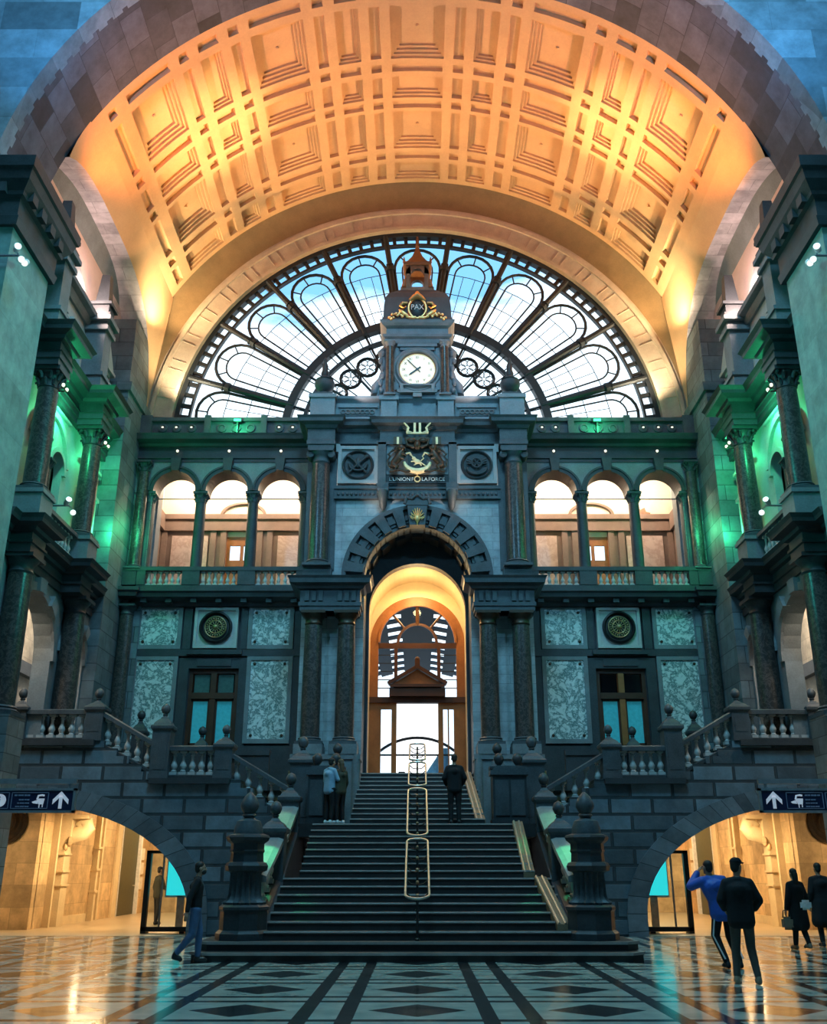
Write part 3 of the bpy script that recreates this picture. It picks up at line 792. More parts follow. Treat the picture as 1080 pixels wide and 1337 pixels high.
    e.box(3.7, 10.2, 31.65, 33, 16.3, 16.42)
    struct('trim_20' if s < 0 else 'trim_21', e, M['dark'])
    p = MB(s).box(3.8, 10.15, 31.6, 31.95, 16.38, 16.5).box(3.8, 10.15, 31.6, 31.95, 17.0, 17.14)
    p.box(3.8, 10.15, 31.72, 31.9, 16.5, 17.0)
    for x0, x1 in ((3.8, 4.1), (5.5, 5.72), (7.55, 7.78), (9.7, 10.15)): p.box(x0, x1, 31.58, 31.95, 16.4, 17.22)
    for c in (4.55, 5.05, 8.25, 8.8, 9.3, 6.1, 6.62, 7.15):
        p.lathe([(.17,0),(.17,.05),(.11,.06),(.10,.02)], c, 16.75, 14, 31.72, axis='y')
    struct('wall_parapet_' + sd, p, M['trim'])
    for k, x in enumerate(LX):
        t = MB(s).blob((x, 31.62, 15.8), (.05,.05,.05), 10).build('frieze_lamp', M['bulb'])
        tag(t, f'small round lamp in the frieze over the {("innermost", "middle", "outermost")[k]} loggia arch, {sd} wing', 'lamp', 'round frieze lamps')
    for k, x in enumerate((4.55, 5.05, 8.25, 8.8, 9.3)):
        b_ = MB(s).blob((x, 31.62, 16.75), (.045,.035,.03), 8).build('parapet_lamp', M['bulb'])
        tag(b_, f'tiny white lamp in a round hole of the {sd} parapet, {("first", "second", "third", "fourth", "fifth")[k]} from the tower', 'lamp', 'tiny parapet lamps')
    gl = thing('green_floodlight', f'small green floodlight glowing on the {sd} parapet below the fan window', 'floodlight', (s*6.55, 31.5, 16.95))
    MB(s).box(6.4, 6.7, 31.46, 31.58, 16.9, 17.02).build('housing', M['black'], gl)
    MB(s).box(6.52, 6.58, 31.48, 31.56, 16.40, 16.92).build('bracket', M['black'], gl)
    MB(s).box(6.42, 6.68, 31.44, 31.46, 16.92, 17.0).build('lens', M['greenled'], gl)
    # the room behind the loggia
    struct('wall_loggia_' + sd, MB(s).box(3.2, 6.2, 35.2, 35.5, 10.3, 18).box(7.4, 10.6, 35.2, 35.5, 10.3, 18).box(6.2, 7.4, 35.2, 35.5, 13.75, 18)
           .box(10.0, 10.2, 32.5, 35.5, 10.3, 16.2).box(3.2, 3.4, 32.5, 35.5, 10.3, 16.2), M['pale_warm'])
    struct('floor_loggia_' + sd, MB(s).box(3.2, 10.2, 32.5, 35.5, 10.3, 10.5), M['mid'])
    struct('ceiling_loggia_' + sd, MB(s).box(3.2, 10.2, 32.4, 35.5, 16.2, 16.4), M['pale_warm'])
    tr = MB(s)
    tr.box(3.4, 10.0, 35.0, 35.2, 13.95, 14.4).box(3.4, 10.0, 34.92, 35.2, 14.4, 14.6)
    tr.box(9.8, 10.0, 32.5, 35.2, 13.95, 14.6)
    for x in (5.6, 6.0, 7.4, 7.8, 9.7): tr.box(x, x+.22, 35.05, 35.2, 10.5, 13.95)
    tr.box(9.85, 10.0, 33.0, 33.2, 10.5, 13.95).box(9.85, 10.0, 34.3, 34.5, 10.5, 13.95)
    tr.box(3.4, 6.15, 35.14, 35.2, 10.5, 13.95).box(7.45, 10.0, 35.14, 35.2, 10.5, 13.95).box(9.94, 10.0, 32.5, 35.2, 10.5, 13.95)  # brown panels put the dimmer lower loggia wall into colour
    tr.arch(6.8, 14.6, .78, .9, 0, PI, 35.05, 35.2, 20, kz=.6)
    struct('trim_22' if s < 0 else 'trim_23', tr, M['wood_grey'])
    for x0, x1 in ((3.9, 5.4), (8.1, 9.5)):
        t = MB(s).box(x0, x1, 35.06, 35.14, 10.9, 13.75).build('rose_marble_panel', M['marble2'])
        tag(t, f'rose marble panel on the loggia back wall {"next to the tower" if x0 < 5 else "towards the corner"}, {sd} wing', 'panel', 'rose panels in the loggia')
    d = struct(f'door_{2 if s < 0 else 3}', MB(s).box(6.2, 7.4, 35.22, 35.32, 10.5, 12.8).box(6.2, 7.4, 35.22, 35.32, 13.4, 13.75).box(6.2, 6.34, 35.22, 35.32, 12.8, 13.4).box(7.26, 7.4, 35.22, 35.32, 12.8, 13.4).box(6.74, 6.86, 35.22, 35.32, 12.8, 13.4), M['wood'])
    for x0, x1 in ((6.34, 6.74), (6.86, 7.26)):
        struct('pane', MB(s).box(x0, x1, 35.26, 35.28, 12.8, 13.4), M['daypane'], d)
        struct('panel', MB(s).bevbox(x0, x1, 35.18, 35.24, 11.6, 12.6, .03), M['wood'], d)
    # dark star-shaped ornament inside the outer right arch
    if s > 0:
        pts = [(8.75 + (.42 if k % 2 else .30)*cos(PI*k/8), 14.55 + (.42 if k % 2 else .30)*sin(PI*k/8)) for k in range(16)]
        tag(MB(1).prism(pts, 'y', 35.1, 35.2).build('star_ornament', M['copper']), 'brown star shaped wall ornament seen through the outermost right loggia arch', 'ornament')

# ------------------------------------------------------------------ great semicircular fan window
fan = thing('window_1', 'great semicircular fan window with petal shaped panes', 'window', (0, 32.6, ZF))
del fan['label'], fan['category']; fan['kind'] = 'structure'
def pol(r, a, y=32.6): return (r*cos(a), y, ZF + r*sin(a))
def arcpts(r, a0, a1, n, y=32.6): return [pol(r, a0 + (a1-a0)*i/n, y) for i in range(n+1)]
fr = MB().arch(0, ZF, 9.02, 9.25, 0, PI, 32.45, 32.75, 72).arch(0, ZF, 8.62, 8.70, 0, PI, 32.5, 32.7, 72)
for k in range(61):
    a = PI*k/60
    fr.tube([pol(8.66, a), pol(9.1, a)], .10, 4, smooth=False)
for k in range(60):
    if k % 2: continue
struct('outer_ring', fr, M['iron'], fan)
mid = MB().arch(0, ZF, 4.85, 5.15, 0, PI, 32.42, 32.75, 60).arch(0, ZF, 4.28, 4.42, 0, PI, 32.5, 32.7, 60).arch(0, ZF, 2.35, 2.5, 0, PI, 32.5, 32.7, 40)
struct('inner_rings', mid, M['iron'], fan)
SP = [math.radians(90 + 16.36*(k-4.5)) for k in range(10)]
for a in SP:
    b = MB().tube([pol(4.9, a, 32.5), pol(9.1, a, 32.5)], .115, 8).tube([pol(7.45, a, 32.5), pol(7.62, a, 32.5)], .2, 8).tube([pol(7.7, a, 32.5), pol(7.76, a, 32.5)], .16, 8)
    b.tube([pol(2.5, a), pol(4.9, a)], .05, 6)
    struct('spoke', b, M['iron'], fan)
for k in range(11):
    a = math.radians(90 + 16.36*(k-5)); hw = math.radians(8.18)
    m = MB()
    lo, hi = a - hw + .012, a + hw - .012
    if k == 0: lo = .015
    if k == 10: hi = PI - .015
    c = (lo+hi)/2; w = (hi-lo)/2
    def P2(u, r):  # u -1..1 across the petal
        return pol(r, c + u*w)
    for ins, rad in ((.93, .062), (.62, .035)):
        pts = [P2(-ins, 5.2), P2(-ins, 7.4)]
        rt = 8.45 - (0 if ins > .8 else .42)
        pts += [P2(-ins*cos(PI*i/12), 7.45 + (rt-7.45)*sin(PI*i/12)) for i in range(13)]
        pts += [P2(ins, 7.4), P2(ins, 5.2)]
        m.tube(pts, rad, 6)
    for i in (3, 6, 9):
        t = PI*i/12
        m.tube([P2(-.93*cos(t), 7.45+1.0*sin(t)), P2(-.62*cos(t), 7.45+.58*sin(t))], .03, 6)
    for rr in (5.75, 6.5, 7.4): m.tube([P2(-.93, rr), P2(0, rr), P2(.93, rr)], .016, 6)
    m.tube([P2(-.25, 5.2), P2(-.25, 7.4)], .014, 6); m.tube([P2(.25, 5.2), P2(.25, 7.4)], .014, 6)
    struct('petal_tracery', m, M['iron'], fan)
ro_ = MB()
for k in range(14):
    a = PI*(k+.5)/14
    c = pol(3.62, a)
    for R_, w in ((.40, .045), (.34, .02)):
        ro_.tube([(c[0]+R_*cos(2*PI*i/16), 32.6, c[2]+R_*sin(2*PI*i/16)) for i in range(16)], w, 6, True)
    for i in range(6):
        t = PI*i/3
        ro_.tube([(c[0]+.2*cos(t)+.13*cos(2*PI*j/8), 32.6, c[2]+.2*sin(t)+.13*sin(2*PI*j/8)) for j in range(8)], .018, 4, True)
    for q in (-1, 1):
        a2 = a + q*PI/28
        ro_.tube([pol(2.5, a2), pol(4.35, a2)], .025, 6)
for k in range(36):
    a = PI*k/35; ro_.tube([pol(4.4, a), pol(4.9, a)], .025, 4, smooth=False)
struct('rosette_tracery', ro_, M['iron'], fan)
gp = MB(); pts = [pol(9.1, PI*i/48, 32.62) for i in range(49)]
gp.add(pts, [tuple(range(49))])
struct('pane', gp, M['panefan'], fan)
# ------------------------------------------------------------------ portal pavilion and clock stage
YT = 30.6
# lower walls either side of the passage, with the big arch
AC, AR = 10.72, 1.76
smp = [(-3.8, 2.7, 13.95)] + [(-AR-.001, 2.7, 13.95)] + [(-AR*cos(PI*i/24), AC + AR*sin(PI*i/24), 13.95) for i in range(25)] + [(AR+.001, 2.7, 13.95), (3.8, 2.7, 13.95)]
struct('wall_portal', MB().strip(smp, YT, YT+.5), M['ashblue'])
j = MB().arch(0, AC, AR, AR+.35, 0, PI, YT+.05, 32.0, 30)
for s in (-1, 1): j.box(s*1.76, s*2.3, YT+.1, 32.0, 2.7, 10.75)
for k in range(9):
    a = PI*(k+.5)/9; j.arch(0, AC, AR-.10, AR+.02, a-.10, a+.10, 31.2, 31.9, 3)
struct('wall_portal_tunnel', j, M['dark'])
# inner arch wall
r2, c2 = 1.66, 10.0
smp = [(-2.3, 4.4, 13.5), (-r2-.001, 4.4, 13.5)] + [(-r2*cos(PI*i/24), c2 + r2*sin(PI*i/24), 13.5) for i in range(25)] + [(r2+.001, 4.4, 13.5), (2.3, 4.4, 13.5)]
struct('wall_portal_inner', MB().strip(smp, 32.0, 32.4), M['dark'])
struct('ceiling_portal', MB().arch(0, c2, 1.72, 1.95, 0, PI, 32.4, 34.6, 30).box(-1.95, -1.72, 32.4, 34.6, 4.4, 10.0).box(1.72, 1.95, 32.4, 34.6, 4.4, 10.0), M['goldplaster'])
struct('floor_portal', MB().box(-2.2, 2.2, 31.2, 60, 4.2, 4.48), M['mid'])
# rusticated archivolt
v = MB()
v.arch(0, AC, 2.38, 2.52, 0, PI, YT-.22, YT, 40).arch(0, AC, 1.76, 1.86, 0, PI, YT-.12, YT+.1, 40).arch(0, AC, 1.8, 2.4, 0, PI, YT-.06, YT+.02, 40)
nb = 11
for k in range(nb):
    a = PI*(k+.5)/nb
    if k % 1 == 0:
        v.arch(0, AC, 1.8, 2.42, a-.075, a+.075, YT-.26, YT, 3)
        for q in (1,):
            b_ = a + q*.1428
            if .05 < b_ < PI-.05:
                v.arch(0, AC, 1.9, 2.3, b_-.045, b_+.045, YT-.15, YT, 3)
                v.arch(0, AC, 2.0, 2.16, b_-.06, b_+.06, YT-.20, YT, 3)
struct('trim_24', v, M['trim'])
# keystone cartouche with small gold lion mask
t = thing('keystone_cartouche', 'carved keystone shield with small gilded mask above the portal arch', 'keystone', (0, YT-.3, 12.35))
MB().prism([(-.26,12.45),(.26,12.45),(.34,13.15),(-.34,13.15)], 'y', YT-.42, YT).build('keystone', M['trim'], t)
k_ = MB().tube([(-.42,YT-.4,13.2),(-.36,YT-.42,13.42),(-.2,YT-.42,13.38),(0,YT-.42,13.55),(.2,YT-.42,13.38),(.36,YT-.42,13.42),(.42,YT-.4,13.2)], .07, 8)
k_.box(-.38,.38,YT-.44,YT,13.15,13.32).prism([(-.34,13.3),(.34,13.3),(.3,13.42),(0,13.52),(-.3,13.42)], 'y', YT-.4, YT)
k_.build('scroll_cap', M['trim'], t)
g = MB()
for i in range(9):
    a = PI*(.1+.8*i/8); g.tube([(0,YT-.46,12.62),(.27*cos(a),YT-.46,12.62+.42*sin(a))], [.03,.015], 6)
g.blob((0,YT-.46,12.66), (.10,.07,.13), 10)
for q in (-1,1): g.tube([(q*.03,YT-.48,12.72),(q*.18,YT-.48,12.80),(q*.22,YT-.48,12.68),(q*.13,YT-.48,12.62)], .025, 6)
g.tube([(0,YT-.48,12.55),(0,YT-.46,12.42)], [.04,.015], 6)
g.build('gilded_mask', M['gold'], t)

for s in (-1, 1):
    sd = sidename(s)
    # pedestals, paired columns, entablature block
    p = MB(s).box(1.78, 3.8, 29.75, 30.7, 2.7, 4.75).box(1.72, 3.86, 29.7, 30.7, 4.75, 4.9)
    for x in (2.27, 3.33): p.box(x-.44, x+.44, 29.68, 30.6, 4.9, 5.2)
    p.lathe([(.14,0),(.14,2.2)], 1.86, 29.82, 12, 2.7)
    struct('wall_pedestal_' + sd, p, M['mid'])
    for x, lab in ((2.27, 'nearest the doorway'), (3.33, 'on the outer side')):
        column(f'dark marble column {lab}, {sd} of the portal', s*x, 30.1, 5.2, 9.4, .30, M['column'], capmat=M['bronze'], basemat=M['trim'])
    e = MB(s).sweep([(-.6,9.4),(0,9.4),(0,9.55),(.04,9.56),(.04,9.68),(0,9.7),(0,10.08),(.1,10.12),(.16,10.2),(.32,10.26),(.34,10.4),(.40,10.48),(-.6,10.5)], [(1.84, 30.7), (1.84, 29.85), (3.78, 29.85), (3.78, 31.8)])
    e.box(2.0, 3.7, 29.9, 30.7, 9.4, 10.5)
    for x in (2.05, 2.27, 2.49, 3.11, 3.33, 3.55): e.box(x-.07, x+.07, 29.78, 29.9, 9.72, 10.06)
    struct('trim_25' if s < 0 else 'trim_26', e, M['trim'])
    # upper giant pilaster column
    b = MB(s).box(2.76, 3.84, 30.1, 32.0, 10.5, 10.62).box(2.84, 3.78, 30.16, 32.0, 10.62, 10.98)
    b.box(2.78, 3.8, 30.55, 32.2, 10.98, 15.3)
    struct('wall_tower_' + sd, b, M['trim'])
    t = column(f'tall dark marble column with scrolled capital, {sd} side of the clock tower', s*3.32, 30.42, 10.98, 15.2, .33, M['column'], capital='plain', capmat=M['trim'], basemat=M['trim'])
    q = MB(s)
    for dx in (-.36, .36):
        q.lathe([(.06,0),(.13,.02),(.13,.5),(.06,.52)], 3.32+dx, 15.02, 14, 30.62, axis='y')
    q.box(2.92, 3.72, 30.1, 30.75, 15.08, 15.2)
    q.build('volutes', M['trim'], t)
# upper entablature of the tower
path = [(-3.8, 32), (-3.8, 30.1), (-2.85, 30.1), (-2.85, 30.45), (-1.3, 30.45), (-1.3, 30.25), (1.3, 30.25), (1.3, 30.45), (2.85, 30.45), (2.85, 30.1), (3.8, 30.1), (3.8, 32)]
e = MB().sweep([(-.5,15.55),(0,15.55),(0,15.95),(.05,15.97),(.10,16.08),(.28,16.14),(.30,16.26),(.36,16.34),(-.5,16.36)], path)
e.box(-3.7, 3.7, 30.6, 32, 15.2, 17.2).sweep([(-.5,15.2),(0,15.2),(0,15.35),(.04,15.37),(.04,15.5),(0,15.56),(-.5,15.56)], [(-3.78, 32), (-3.78, 30.1), (-2.87, 30.1), (-2.87, 30.6)]).sweep([(-.5,15.2),(0,15.2),(0,15.35),(.04,15.37),(.04,15.5),(0,15.56),(-.5,15.56)], [(2.87, 30.6), (2.87, 30.1), (3.78, 30.1), (3.78, 32)])
struct('trim_27', e, M['trim'])
# attic of the tower
a = MB().box(-3.3, 3.3, 30.5, 31.8, 16.36, 17.25).sweep([(-.3,17.15),(0,17.15),(.06,17.22),(.14,17.27),(.16,17.36),(-.3,17.38)], [(-3.3, 31.8), (-3.3, 30.5), (3.3, 30.5), (3.3, 31.8)])
for s in (-1, 1):
    a.box(s*2.9, s*3.76, 30.16, 31.2, 16.36, 17.2).box(s*2.84, s*3.82, 30.1, 31.2, 17.2, 17.34).box(s*2.84, s*3.82, 30.1, 31.2, 16.36, 16.5)
    a.box(s*.72, s*1.28, 30.12, 30.6, 16.36, 17.1).box(s*.66, s*1.34, 30.06, 30.6, 17.08, 17.24)
    a.box(s*1.4, s*2.8, 30.42, 30.5, 16.95, 17.05).box(s*1.4, s*2.8, 30.42, 30.5, 16.5, 16.58)
struct('wall_tower_attic', a, M['blue_trim'])
for s in (-1, 1):
    sd = sidename(s)
    f = MB(s)
    for k in range(7):
        x = 1.6 + k*.17
        f.tube([(x+.075*cos(2*PI*i/12), 30.42, 16.77+.075*sin(2*PI*i/12)) for i in range(12)], .018, 6, True)
        f.blob((x+.085, 30.42, 16.77), (.02,.02,.02), 6)
    f.box(1.48, 2.75, 30.45, 30.5, 16.64, 16.9)
    tag(f.build('rosette_frieze', M['mid']), f'small frieze of linked rings on the tower attic, {sd} of the centre', 'frieze')
    # carved relief panels
    lab = 'crossed tools' if s < 0 else 'winged wheel'
    t = thing('relief_panel', f'square pale panel with round relief of {lab}, {sd} of the coat of arms', 'relief', (s*2.06, 30.5, 14.1))
    p = MB(s).box(1.36, 2.74, 30.42, 30.62, 14.02, 15.42)
    for q in ((1.36,2.74,14.02,14.14),(1.36,2.74,15.3,15.42),(1.36,1.48,14.14,15.3),(2.62,2.74,14.14,15.3)): p.box(q[0],q[1],30.34,30.42,q[2],q[3])
    p.box(1.28, 1.42, 30.36, 30.6, 15.2, 15.5).box(2.68, 2.82, 30.36, 30.6, 15.2, 15.5)
    p.build('panel', M['palegrey'], t)
    c = MB(s).lathe([(.55,0),(.55,.05),(.5,.09),(.46,.05),(.45,.01)], 2.05, 14.72, 32, 30.42, axis='y')
    if s < 0:
        for q in (-1, 1): c.tube([(2.05-q*.3, 30.34, 14.42), (2.05+q*.3, 30.34, 15.02)], [.04,.05], 8).blob((2.05+q*.3, 30.34, 15.02), (.09,.05,.07), 8)
        c.tube([(2.05-.3*cos(PI*i/10), 30.34, 14.75-.26*sin(PI*i/10)) for i in range(11)], .05, 8).blob((2.05, 30.34, 14.78), (.1,.05,.2), 10)
    else:
        c.tube([(2.05+.17*cos(2*PI*i/16), 30.34, 14.78+.17*sin(2*PI*i/16)) for i in range(16)], .035, 8, True)
        for i in range(6): c.tube([(2.05,30.34,14.78),(2.05+.17*cos(PI*i/3),30.34,14.78+.17*sin(PI*i/3))], .02, 6)
        for q in (-1, 1):
            for i in range(3): c.tube([(2.05+q*.18,30.34,14.86-.05*i),(2.05+q*.36,30.33,14.95-.1*i)], [.04,.02], 6)
        c.tube([(2.05-.34*cos(PI*i/10), 30.34, 14.6-.24*sin(PI*i/10)) for i in range(11)], .045, 8)
    c.build('medallion', M['dark'], t)
    # console brackets under the shield niche
    t = MB(s).box(.98, 1.36, 30.15, 30.6, 13.78, 13.98)
    t.tube([(1.17,30.2,13.72),(1.17,30.22,13.55),(1.17,30.36,13.4),(1.17,30.45,13.2),(1.17,30.5,13.1)], [.15,.17,.15,.12,.06], 10)
    t.lathe([(.05,-.2),(.13,-.18),(.13,.18),(.05,.2)], 30.25, 13.7, 12, 1.17, axis='x')
    tag(t.build('scroll_bracket', M['trim']), f'small scrolled stone bracket below the coat of arms, {sd} one', 'bracket')
    # urns on the attic corners
    t = thing('stone_urn', f'dark stone urn with tall finial on the {sd} corner of the tower attic', 'urn', (s*3.33, 30.6, 17.34))
    MB(s).box(3.0, 3.66, 30.28, 30.94, 17.34, 17.5).lathe([(.2,.16),(.16,.22),(.12,.3)], 3.33, 30.61, 16, 17.34).build('foot', M['trim'], t)
    MB(s).lathe([(.12,.3),(.3,.42),(.36,.55),(.36,.68),(.28,.74),(.32,.78),(.2,.86)], 3.33, 30.61, 18, 17.34).build('bowl', M['trim'], t)
    MB(s).lathe([(.2,.86),(.13,.95),(.15,1.05),(.10,1.2),(.11,1.35),(.05,1.52),(.08,1.6),(.02,1.72)], 3.33, 30.61, 14, 17.34).build('finial', M['dark'], t)

# niche and belts behind the coat of arms
n = MB().box(-1.42, 1.42, 30.36, 30.6, 13.95, 15.5).box(-2.85, 2.85, 30.4, 30.62, 13.84, 13.96).box(-2.85, 2.85, 30.45, 30.62, 13.5, 13.84)
n.box(-1.36, -1.08, 30.2, 30.6, 13.98, 15.5).box(1.08, 1.36, 30.2, 30.6, 13.98, 15.5).box(-1.4, 1.4, 30.2, 30.6, 15.42, 15.56)
for k in range(37): n.blob((-2.7+.15*k, 30.43, 13.66), (.055,.04,.055), 6)
struct('trim_28', n, M['trim'])
t = MB().box(-1.06, 1.06, 30.3, 30.36, 14.0, 14.3)
plq = thing('motto_plaque', 'dark plaque with white motto L UNION FAIT LA FORCE below the coat of arms', 'plaque', (0, 30.3, 14.0))
t.build('plate', M['black'], plq)
text_mesh('first_word', "L'UNION", .185, (-.60, 30.29, 14.14), M['white'], plq, .012, 1.0)
text_mesh('second_word', 'F', .185, (-.165, 30.29, 14.14), M['white'], plq, .012, 1.0)
text_mesh('third_word', 'LA', .185, (.25, 30.29, 14.14), M['white'], plq, .012, 1.0)
text_mesh('fourth_word', 'FORCE', .185, (.66, 30.29, 14.14), M['white'], plq, .012, 1.0)
MB().tube([(.1*cos(2*PI*i/10)*1.0, 30.285, 14.15+.1*sin(2*PI*i/10)) for i in range(10)], .022, 6, True).tube([(0,30.285,14.27),(0,30.285,14.34)], .02, 6).build('gold_ring', M['goldpale'], plq)

# coat of arms
coa = thing('coat_of_arms', 'gilded royal coat of arms with two lions and crowned mantle over the portal', 'coat of arms', (0, 30.25, 14.3))
MB().box(-1.06, 1.06, 30.28, 30.36, 14.32, 15.42).build('backplate', M['mid'], coa)
sh = MB().prism([(-.33,15.0),(.33,15.0),(.33,14.72)] + [(.33*cos(PI*i/10)*1, 14.72-.26*sin(PI*i/10)) for i in range(1,10)] + [(-.33,14.72)], 'y', 30.12, 30.22)
sh.build('shield', M['black'], coa)
li = MB().blob((0,30.1,14.72), (.13,.05,.09), 10, Matrix.Rotation(.5,3,'Y')).blob((-.12,30.1,14.84), (.07,.05,.07), 8)
li.tube([(-.08,30.1,14.74),(-.22,30.1,14.72)], [.035,.02], 6).tube([(0,30.1,14.66),(-.12,30.1,14.58)], [.035,.02], 6).tube([(.09,30.1,14.66),(.14,30.1,14.56)], [.04,.02], 6).tube([(.12,30.1,14.74),(.22,30.1,14.84),(.17,30.1,14.92),(.22,30.1,14.97)], [.025,.02,.02,.03], 6)
li.tube([(-.26,30.09,14.98),(.28,30.09,14.56)], .022, 6)
li.build('shield_lion', M['goldpale'], coa)
co = MB()
pts = [(.46*cos(PI*1.05+PI*.9*i/16)*1.0, 30.14, 14.78+.40*sin(PI*1.05+PI*.9*i/16)) for i in range(17)]
co.tube(pts, [.05+.055*sin(PI*i/16) for i in range(17)], 10)
for q in (-1,1): co.tube([(q*.38,30.12,15.02),(q*.25,30.1,15.05),(q*.22,30.1,14.97)], .035, 8)
co.build('collar', M['goldpale'], coa)
for q in (-1, 1):
    a = MB(q)
    a.tube([(.86,30.12,14.50),(.80,30.1,14.66),(.66,30.08,14.84),(.56,30.06,15.02),(.52,30.06,15.14)], [.09,.13,.14,.13,.08], 10)
    a.blob((.55,30.02,15.2), (.13,.11,.13), 10).blob((.46,29.96,15.17), (.06,.06,.05), 8)
    a.tube([(.62,30.0,14.98),(.46,29.98,14.96),(.38,30.02,14.9)], [.06,.045,.04], 8).tube([(.6,30.0,14.84),(.46,30.0,14.78)], [.055,.04], 8)
    a.tube([(.82,30.06,14.6),(.68,30.02,14.5),(.74,30.02,14.38),(.62,30.0,14.35)], [.1,.07,.05,.045], 8)
    a.tube([(.9,30.14,14.5),(1.0,30.14,14.6),(1.02,30.14,14.8),(.93,30.14,14.92),(1.0,30.14,15.02),(.93,30.14,15.06)], [.035,.03,.03,.025,.04,.03], 8)
    for i in range(7):
        b_ = i/6; a.tube([(.62+.05*sin(6*b_),30.04,15.3-.4*b_),(.74+.04*cos(5*b_),30.06,15.22-.4*b_)], [.05,.02], 6)
    a.build('supporter_lion', M['bronze'], coa)
    w = MB(q)
    for i in range(5): w.tube([(.42+.1*i,30.14,15.1+.02*i),(.62+.09*i,30.16,15.42-.09*i)], [.05,.02], 6)
    w.tube([(.15,30.12,14.4),(.4,30.1,14.36),(.6,30.1,14.42),(.95,30.1,14.36)], .05, 8)
    w.build('mantling', M['bronze'], coa)
    b_ = MB(q).box(.52, .82, 30.02, 30.14, 15.34, 15.62)
    b_.build('banner', M['bronze'], coa)
    MB(q).box(.63, .71, 30.0, 30.03, 15.34, 15.60).build('banner_stripe', M['goldpale'], coa)
hm = MB().box(-.4, .4, 30.05, 30.3, 15.3, 15.62).blob((0,30.02,15.3), (.13,.13,.17), 12)
for q in (-1, 1):
    hm.blob((q*.2,30.02,15.47), (.17,.08,.1), 8); hm.tube([(q*.1,30.0,15.2),(q*.34,30.02,15.3),(q*.4,30.04,15.55)], [.06,.05,.04], 8)
hm.build('helm', M['bronze'], coa)
cr = MB().box(-.38, .38, 29.98, 30.06, 15.72, 15.78)
for q in (-1, 1):
    cr.box(q*.05, q*.13, 29.98, 30.06, 15.78, 16.32)
    cr.tube([(q*.36,30.0,15.76),(q*.30,30.0,15.95),(q*.38,30.0,16.05),(q*.5,30.0,16.2),(q*.48,30.0,16.36)], [.045,.035,.03,.03,.015], 8)
    cr.prism([(q*.14,15.76),(q*.38,15.76),(q*.36,15.96),(q*.3,15.84)], 'y', 29.98, 30.04)
cr.box(-.14, .14, 29.98, 30.06, 16.28, 16.34)
cr.build('crown_monogram', M['goldpale'], coa)
lv = MB()
for q in (-1, 1):
    for i in range(5): lv.tube([(q*.34,30.03,15.85+.06*i),(q*(.52+.03*(i%2)),30.03,15.95+.08*i)], [.04,.012], 6)
lv.build('palm_sprays', M['bronze'], coa)

# ------------------------------------------------------------------ clock stage
ck = MB().box(-.98, .98, 30.4, 31.6, 17.38, 19.6)
ck.sweep([(-.2,19.45),(0,19.45),(.03,19.6),(.12,19.66),(.14,19.75),(.0,19.8),(0,20.05),(.12,20.12),(.2,20.2),(.24,20.3),(-.2,20.32)], [(-1.12, 31.6), (-1.12, 30.25), (1.12, 30.25), (1.12, 31.6)])
ck.box(-1.1, 1.1, 30.3, 31.6, 19.5, 20.3)
ck.box(-.62, .62, 30.3, 30.42, 19.2, 19.35).box(-.72, .72, 30.25, 30.42, 19.32, 19.44)
for q in (-1, 1): ck.box(q*.66, q*.8, 30.32, 30.42, 17.6, 19.3)
struct('wall_clock_stage', ck, M['clockstone'])
for s in (-1, 1):
    sd = sidename(s)
    column(f'small dark column flanking the clock on its {sd}', s*.98, 30.18, 17.26, 19.45, .15, M['column'], capmat=M['clockstone'], basemat=M['clockstone'])
    sc = MB(s)
    sc.tube([(1.15,30.7,19.5),(1.32,30.7,19.3),(1.22,30.7,19.0),(1.2,30.7,18.6),(1.3,30.7,18.2),(1.5,30.7,17.9),(1.55,30.7,17.6),(1.38,30.7,17.55),(1.34,30.7,17.75)], [.1,.14,.12,.11,.13,.16,.14,.1,.06], 10)
    sc.prism([(1.0,17.38),(1.48,17.38),(1.38,17.9),(1.2,18.4),(1.18,19.4),(1.0,19.5)], 'y', 30.62, 30.85)
    for i in range(6):
        sc.blob((1.28+.05*sin(2*i), 30.58, 17.7+.3*i), (.09,.07,.13), 8)
    tag(sc.build('scroll_buttress', M['clockstone']), f'carved scroll buttress leaning on the {sd} side of the clock stage', 'scroll')
cl = thing('clock', 'round white faced clock with dark numerals on the tower', 'clock', (.0, 30.3, 18.5))
CZ = 18.42
MB().lathe([(.92,0),(.92,.06),(.86,.12),(.80,.10),(.74,.18),(.68,.16),(.655,.06),(.655,.02)], 0, CZ, 48, 30.40, axis='y').build('rim', M['rimstone'], cl)
MB().lathe([(.67,0),(.67,.03)], 0, CZ, 48, 30.38, axis='y').build('face', M['clockface'], cl)
MB().tube([(.60*cos(2*PI*i/40), 30.345, CZ+.60*sin(2*PI*i/40)) for i in range(40)], .008, 4, True).tube([(.645*cos(2*PI*i/40), 30.34, CZ+.645*sin(2*PI*i/40)) for i in range(40)], .016, 6, True).build('minute_ring', M['gold'], cl)
rom = ['XII','I','II','III','IIII','V','VI','VII','VIII','IX','X','XI']
for i, tx in enumerate(rom):
    a = PI/2 - 2*PI*i/12
    text_mesh('numeral', tx, .15, (.49*cos(a), 30.34, CZ+.49*sin(a)), M['black'], cl, .006, .75 if len(tx) > 2 else 1)
